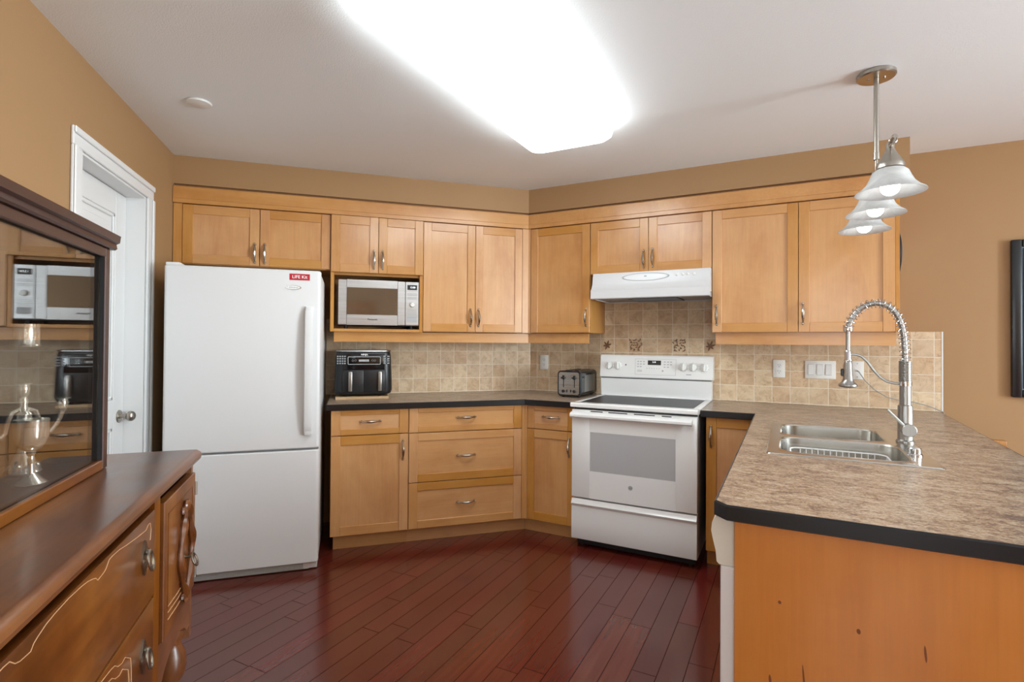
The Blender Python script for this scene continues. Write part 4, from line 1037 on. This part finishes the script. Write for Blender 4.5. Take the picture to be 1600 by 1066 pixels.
def pendant():
    s = 2.18; yc = -1.185; zb = 2.022
    t = Thing('pendant_light', 'three-shade brushed nickel pendant light over the peninsula, lit', 'pendant light', 'B', (s, yc, 2.4375))
    m = MB(); m.lathe([(.068, 2.4375), (.071, 2.434), (.071, 2.421), (.066, 2.4165), (.012, 2.4155)], (s, yc-.03, 0), 'nickel', seg=40)
    for q in (-.028, .028): m.sphere((s+q, yc-.03, 2.415), .005, 'nickel', 10)
    t.part('canopy', m)
    m = MB(); m.cyl((s, yc-.03, 0), .0095, 2.075, 2.416, 'nickel', bev=.001); m.cyl((s, yc-.03, 0), .0115, 2.072, 2.105, 'nickel', bev=.002); m.cyl((s, yc-.03, 0), .006, zb+.005, 2.075, 'nickel'); t.part('stem', m)
    m = MB(); m.tube([(s, -.80, zb), (s, -1.60, zb)], .0075, 'nickel', 12)
    for y, q in ((-.80, 1), (-1.60, -1)):
        m.lathe([(.0085, 0), (.0135, -.006*-q), (.0085, .012*q), (.012, .02*q), (.008, .028*q), (.011, .036*q), (.006, .046*q)], (s, y, zb), 'nickel', 'y', 16)
    t.part('crossbar', m)
    for y in (-1.545, -1.185, -.825):
        m = MB(); m.lathe([(.010, 2.035), (.013, 2.028), (.013, 2.012), (.018, 2.000), (.030, 1.978), (.042, 1.958), (.044, 1.952), (.044, 1.940), (.040, 1.938)], (s, y, 0), 'nickel', seg=28); cup = t.part('lamp_holder', m)
        m = MB(); m.lathe([(.030, 1.9375), (.044, 1.936), (.056, 1.925), (.064, 1.905), (.074, 1.885), (.092, 1.866), (.107, 1.856), (.1095, 1.852), (.106, 1.8525), (.091, 1.862), (.072, 1.881), (.061, 1.904), (.053, 1.921), (.042, 1.931), (.030, 1.933)], (s, y, 0), 'shade', seg=40, cap=False); t.part('glass_shade', m, label='frosted white glass bell shade')
        m = MB(); m.sphere((s, y, 1.872), .031, 'bulb', 20); m.lathe([(.014, 1.935), (.016, 1.91), (.02, 1.895)], (s, y, 0), 'white_plastic', seg=16); t.part('bulb', m, label='glowing white globe bulb')
pendant()

# ================================================================== SIDEBOARD AND DISPLAY CABINET (frame S: x right along the front, y back)
def sideboard():
    t = Thing('sideboard', 'antique walnut sideboard with carved drawers along the left wall', 'sideboard', 'S', (-.79, .28, 0))
    XR, XL = -.016, -1.56; yf, yb = .022, .545; zt, z0 = .977, .565
    m = MB(); L = lambda i, z: [(x, y, z) for x, y in rrect(XL-.018+i, .045-i, .010+i, .575-i*.2, .010, 3)]
    m.ring([L(.012, .9685), L(.003, .975), L(.0, .984), L(.003, .993), L(.010, .9995), L(.014, 1.0)], 'walnut_h', tint=.6); t.part('top', m)
    def FP(name, m, parent=None, label=None, dz=-.009):
        m.v = [(x+.043, y+.006, z+dz) for x, y, z in m.v]; return t.part(name, m, parent, label)
    # carcass: ends, stiles, back, bottom
    m = MB()
    m.box(XR-.020, XR, yf+.002, yb, z0-.06, zt, 'walnut_v'); m.box(XL, XL+.020, yf+.002, yb, z0-.06, zt, 'walnut_v'); m.box(XL+.02, XR-.02, yb-.012, yb, z0-.06, zt, 'walnut_h'); m.box(XL+.02, XR-.02, yf+.03, yb-.012, z0-.005, z0+.012, 'walnut_h')
    for x in (-.345, -1.215): m.box(x-.030, x+.012, yf, yb-.012, z0-.06, zt, 'walnut_v')
    FP('carcass', m)
    # scalloped apron below the door and drawers
    m = MB(); P = [(XR-.021, .655), (XR-.021, .545)]
    for k in range(13):
        u = k/12; P.append((XR-.05-(.245)*u, .545+.040*math.sin(PI*u)-.03*abs(math.sin(3*PI*u))*.4))
    P += [(-.332, .545), (-.332, .585)]
    m.prism([(x, z) for x, z in [(XR-.021, .640), (XR-.021, .540), (-.06, .538), (-.09, .560), (-.13, .575), (-.18, .568), (-.22, .575), (-.27, .560), (-.31, .535), (-.332, .53), (-.332, .640)]], yf+.002, yf+.02, 'walnut_h', 'y'); FP('apron', m)
    # right-hand door, standing a little ajar at its left edge
    m = MB(); dx0, dx1, dz0, dz1 = -.322, -.026, .648, .950
    dz0 = .642
    m.box(dx0, dx1, yf-.006, yf+.014, dz0, dz1, 'walnut_v', .002, tint=.5)
    for a, b, c_, d_ in ((dx0+.03, dx1-.03, dz1-.034, dz1-.031), (dx0+.03, dx0+.033, dz0+.06, dz1-.031), (dx1-.033, dx1-.03, dz0+.06, dz1-.031)): m.box(a, b, yf-.0068, yf-.005, c_, d_, 'walnut_h', tint=0)
    do = FP('door', m)
    m = MB()
    for i, (h, w_) in enumerate(((.018, 1), (.030, 1), (.042, 1))):
        pass
    for o_ in (.0, .016, .030): m.tube([(dx0+.035, yf-.0065, dz0+.035+o_), (dx0+.12, yf-.0065, dz0+.028+o_), (dx1-.12, yf-.0065, dz0+.028+o_), (dx1-.035, yf-.0065, dz0+.035+o_)], .0010, 'carve', 6)
    FP('carved_lines', m, do)
    # carved wreath
    m = MB(); cx, cz = -.146, .782; pts = []
    for k in range(48):
        a = 2*PI*k/48; r_ = 1+.10*math.cos(4*a)+.05*math.cos(8*a)
        pts.append((cx+.052*r_*math.cos(a), yf-.012, cz+.100*r_*math.sin(a)))
    m.tube(pts, [.0085+.003*math.sin(k*PI/4) for k in range(48)], 'walnut_h', 8, closed=True)
    for z, sq in ((cz+.112, 1.2), (cz-.112, 1.5)):
        m.sphere((cx, yf-.012, z), .013, 'walnut_h', 12, (1.3, .7, sq))
        for q in (-1, 1): m.sphere((cx+q*.024, yf-.010, z-.006*(1 if z > cz else -1)), .010, 'walnut_h', 10, (1.4, .7, 1))
    FP('carved_wreath', m, do)
    m = MB(); kx, kz = cx-.010, cz-.015
    m.prism([(kx+.010*math.cos(a), kz+.020*math.sin(a)) for a in [2*PI*i/16 for i in range(16)]], yf-.009, yf-.005, 'aged_brass', 'y'); m.tube([(kx, yf-.008, kz), (kx, yf-.028, kz)], .003, 'aged_brass', 8)
    m.tube([(kx+.002+.015*math.cos(a), yf-.032+.006*math.sin(a), kz-.008+.015*math.sin(a)) for a in [2*PI*i/24 for i in range(24)]], .0028, 'aged_brass', 8, closed=True); FP('key', m, do, 'metal key with a ring bow')
    for z in (.905, .680):
        m = MB(); m.box(dx1-.001, dx1+.008, yf-.0075, yf+.001, z-.018, z+.018, 'aged_brass', .001); m.cyl((dx1+.003, yf-.0075, 0), .003, z-.018, z+.018, 'aged_brass', seg=8); FP('hinge', m, do)
    # drawers
    def sdrawer(z0_, z1_, hz, curves):
        m = MB(); a, b = -1.182, -.378
        m.box(a, b, yf-.002, yf+.016, z0_, z1_, 'walnut_h', .003, 2, tint=.35); d = FP('drawer_front', m)
        for c_ in curves: m = MB(); m.tube([(-u, yf-.0020, v) for u, v in c_], .0007, 'carve', 6); FP('carved_scroll', m, d)
        for hx in (-.452, -1.11):
            m = MB(); m.prism([(hx+.016*math.cos(q)*(1+.1*math.cos(4*q)), hz+.031*math.sin(q)*(1+.12*math.cos(4*q))) for q in [2*PI*i/24 for i in range(24)]], yf-.006, yf-.001, 'aged_brass', 'y')
            m.sphere((hx, yf-.010, hz+.012), .006, 'aged_brass', 10)
            m.tube([(hx+.013*math.cos(q), yf-.012-.003*(1-math.sin(q)), hz-.006+.019*math.sin(q)) for q in [2*PI*i/24 for i in range(24)]], .0026, 'aged_brass', 8, closed=True)
            FP('ring_pull', m, d)
    def mir(c_): return [(1.56-u, v) for u, v in c_]
    c1 = [(.41, .905), (.405, .925), (.412, .940), (.425, .941), (.438, .934), (.46, .936), (.49, .9385), (.55, .945), (.584, .950), (.620, .952), (.633, .951), (.645, .942), (.655, .939), (.666, .938), (.679, .937), (.686, .943), (.695, .946), (.716, .951), (.74, .9535)]
    c1 = [(u, v-.004) for u, v in c1]; top1 = [(.74, .9495), (.78, .951), (.82, .9495)]
    sdrawer(.776, .955, .880, [c1, top1, mir(c1)])
    c2 = [(.70, .775-.03), (.66, .762), (.62, .758), (.60, .754), (.585, .744), (.565, .738), (.55, .740), (.535, .731), (.52, .722), (.515, .70), (.513, .66)]
    c3 = [(u+.012, v-.014) for u, v in c2]
    sdrawer(.585, .771, .687, [c2, c3, mir(c2), mir(c3)])
    # turned legs
    prof = [(.026, .60), (.030, .575), (.022, .555), (.022, .545), (.034, .530), (.036, .515), (.028, .500), (.030, .490), (.042, .468), (.045, .440), (.040, .415), (.026, .395), (.024, .385), (.032, .375), (.032, .362), (.022, .35), (.020, .30), (.026, .20), (.028, .12), (.022, .06), (.026, .04), (.024, 0)]
    prof = [(r*.80, z) for r, z in prof]
    for x, y in ((-.052, .062), (-1.52, .062), (-.052, .50), (-1.52, .50), (-.36, .062), (-1.20, .062)):
        m = MB(); m.lathe([(r, z if i else .575) for i, (r, z) in enumerate(prof)], (x, y, 0), 'walnut_v', seg=24); FP('leg', m, label='turned walnut leg', dz=0)
sideboard()
def hutch():
    t = Thing('display_cabinet', 'dark glass-fronted display cabinet standing on the sideboard', 'display cabinet', 'S', (-.78, .26, 1.0005))
    XR, XL = -.137, -1.42; yf, yg, yb = .174, .187, .398; zb, zt = 1.0008, 1.516
    m = MB()
    m.box(XR-.018, XR, yf+.005, yb, zb, zt, 'hutch_in'); m.box(XL, XL+.018, yf+.005, yb, zb, zt, 'hutch_in'); m.box(XL+.018, XR-.018, yb-.012, yb, zb, zt, 'hutch_in'); m.box(XL+.018, XR-.018, yf+.005, yb-.012, zb, zb+.018, 'hutch_in'); m.box(XL+.018, XR-.018, yf+.005, yb-.012, zt-.018, zt, 'hutch_in')
    t.part('carcass', m)
    m = MB()
    m.box(XR-.026, XR, yf, yg-.002, zb, zt, 'hutch', .002); m.box(XL, XL+.026, yf, yg-.002, zb, zt, 'hutch', .002); m.box(XL+.026, XR-.026, yf, yg-.002, zb, zb+.022, 'walnut_h', .002); m.box(XL+.026, XR-.026, yf, yg-.002, zt-.022, zt, 'hutch', .002)
    m.box(XR-.0275, XR-.026, yf+.004, yg-.002, zb+.022, zt-.022, 'toe_black')
    t.part('door_frame', m)
    m = MB(); m.box(XL+.02, XR-.0185, yg-.0015, yg+.0025, zb+.018, zt-.018, 'pane'); t.part('glass', m, label='reflective glass front')
    m = MB(); prof = [(.168, 1.516), (.164, 1.520), (.166, 1.530), (.159, 1.534), (.157, 1.550), (.405, 1.550), (.405, 1.516)]; m.prism(prof, XL-.012, -.124, 'hutch', 'x'); t.part('top_moulding', m)
    m = MB(); m.box(XL+.02, XR-.02, yg+.006, yb-.014, 1.281, 1.2865, M['shelf_glass']); t.part('shelf', m, label='glass shelf')
M['shelf_glass'] = mk_pane('clear_glass_shelf', .08, (.95, .97, .96, 1))
hutch()
zfl = 1.0195
def goblet():
    c = (-.352, .229, 0); t = Thing('goblet', 'silver goblet inside the display cabinet in front of the candelabra', 'goblet', 'S', (c[0], c[1], zfl))
    m = MB(); m.lathe([(.025, zfl), (.026, zfl+.003), (.018, zfl+.010), (.007, zfl+.022), (.005, zfl+.040)], c, 'silver'); t.part('foot', m)
    m = MB(); m.lathe([(.005, zfl+.040), (.006, zfl+.048), (.005, zfl+.055), (.007, 1.078), (.008, 1.083)], c, 'silver'); t.part('stem', m)
    m = MB(); m.lathe([(.006, 1.083), (.016, 1.089), (.022, 1.098), (.0265, 1.114), (.0275, 1.146), (.0265, 1.146), (.0255, 1.114), (.021, 1.101), (.01, 1.092)], c, 'silver', cap=False, seg=32); t.part('bowl', m)
goblet()
def candelabra():
    c = (-.253, .283, 0); t = Thing('candelabra', 'silver three-branch candelabra inside the display cabinet', 'candelabra', 'S', (c[0], c[1], zfl))
    m = MB(); m.lathe([(.030, zfl), (.031, zfl+.006), (.027, zfl+.012), (.024, zfl+.022), (.018, zfl+.034), (.011, zfl+.048), (.010, zfl+.055), (.006, zfl+.06)], c, 'silver')
    for k in range(8):
        a = 2*PI*k/8; m.sphere((c[0]+.022*math.cos(a), c[1]+.022*math.sin(a), zfl+.018), .008, 'silver', 10, (1, 1, .8))
    t.part('base', m)
    m = MB(); pr = [(.006, zfl+.06), (.007, 1.10), (.010, 1.125), (.013, 1.135), (.013, 1.145), (.007, 1.152), (.008, 1.158), (.006, 1.165), (.008, 1.172), (.006, 1.180)]; m.lathe(pr, c, 'silver'); t.part('column', m)
    def holder(x, y, z):
        m = MB(); m.lathe([(.004, z-.026), (.008, z-.020), (.011, z-.006), (.009, z), (.0155, z+.003), (.0165, z+.005), (.009, z+.004)], (x, y, 0), 'silver'); return m
    t.part('candle_socket', holder(c[0], c[1], 1.205))
    ux, uy = .048/.0777, -.061/.0777
    for q in (1, -1):
        m = MB()
        P = [(c[0]+q*ux*x*.3145, c[1]+q*uy*x*.3145, z+.010*max(0, x-.09)/.116) for x, z in ((.008, 1.146), (.03, 1.155), (.06, 1.150), (.078, 1.132), (.092, 1.108), (.112, 1.098), (.140, 1.100), (.168, 1.110), (.190, 1.122), (.206, 1.138))]
        m.tube(P, [.005, .005, .0045, .0045, .0045, .005, .005, .005, .005, .005], 'silver', 8); arm = t.part('arm', m)
        t.part('candle_socket', holder(c[0]+q*.040, c[1]+q*uy*.0648, 1.170), arm)
candelabra()
def cup():
    c = (-.338, .244, 0); z = 1.2868; t = Thing('silver_cup', 'straight-sided silver cup on the upper shelf of the display cabinet', 'cup', 'S', (c[0], c[1], z))
    m = MB(); m.lathe([(.020, z), (.021, z+.003), (.0195, z+.006), (.0195, z+.042), (.0205, z+.045), (.0195, z+.045), (.0185, z+.006)], c, 'silver', seg=32); t.part('body', m)
cup()
def creamer():
    c = (-.505, .25, 0); z = 1.2868; t = Thing('silver_jug', 'silver jug with a loop handle at the left on the upper glass shelf', 'jug', 'S', (c[0], c[1], z))
    m = MB(); m.lathe([(.026, z), (.030, z+.004), (.036, z+.02), (.034, z+.04), (.024, z+.055), (.030, z+.07), (.028, z+.07), (.022, z+.055)], c, 'silver', seg=28); t.part('body', m)
    m = MB(); m.tube([(c[0]+.030, c[1], z+.048), (c[0]+.05, c[1], z+.052), (c[0]+.060, c[1], z+.034), (c[0]+.05, c[1], z+.014), (c[0]+.033, c[1], z+.014)], .0026, 'silver', 8); t.part('handle', m)
creamer()
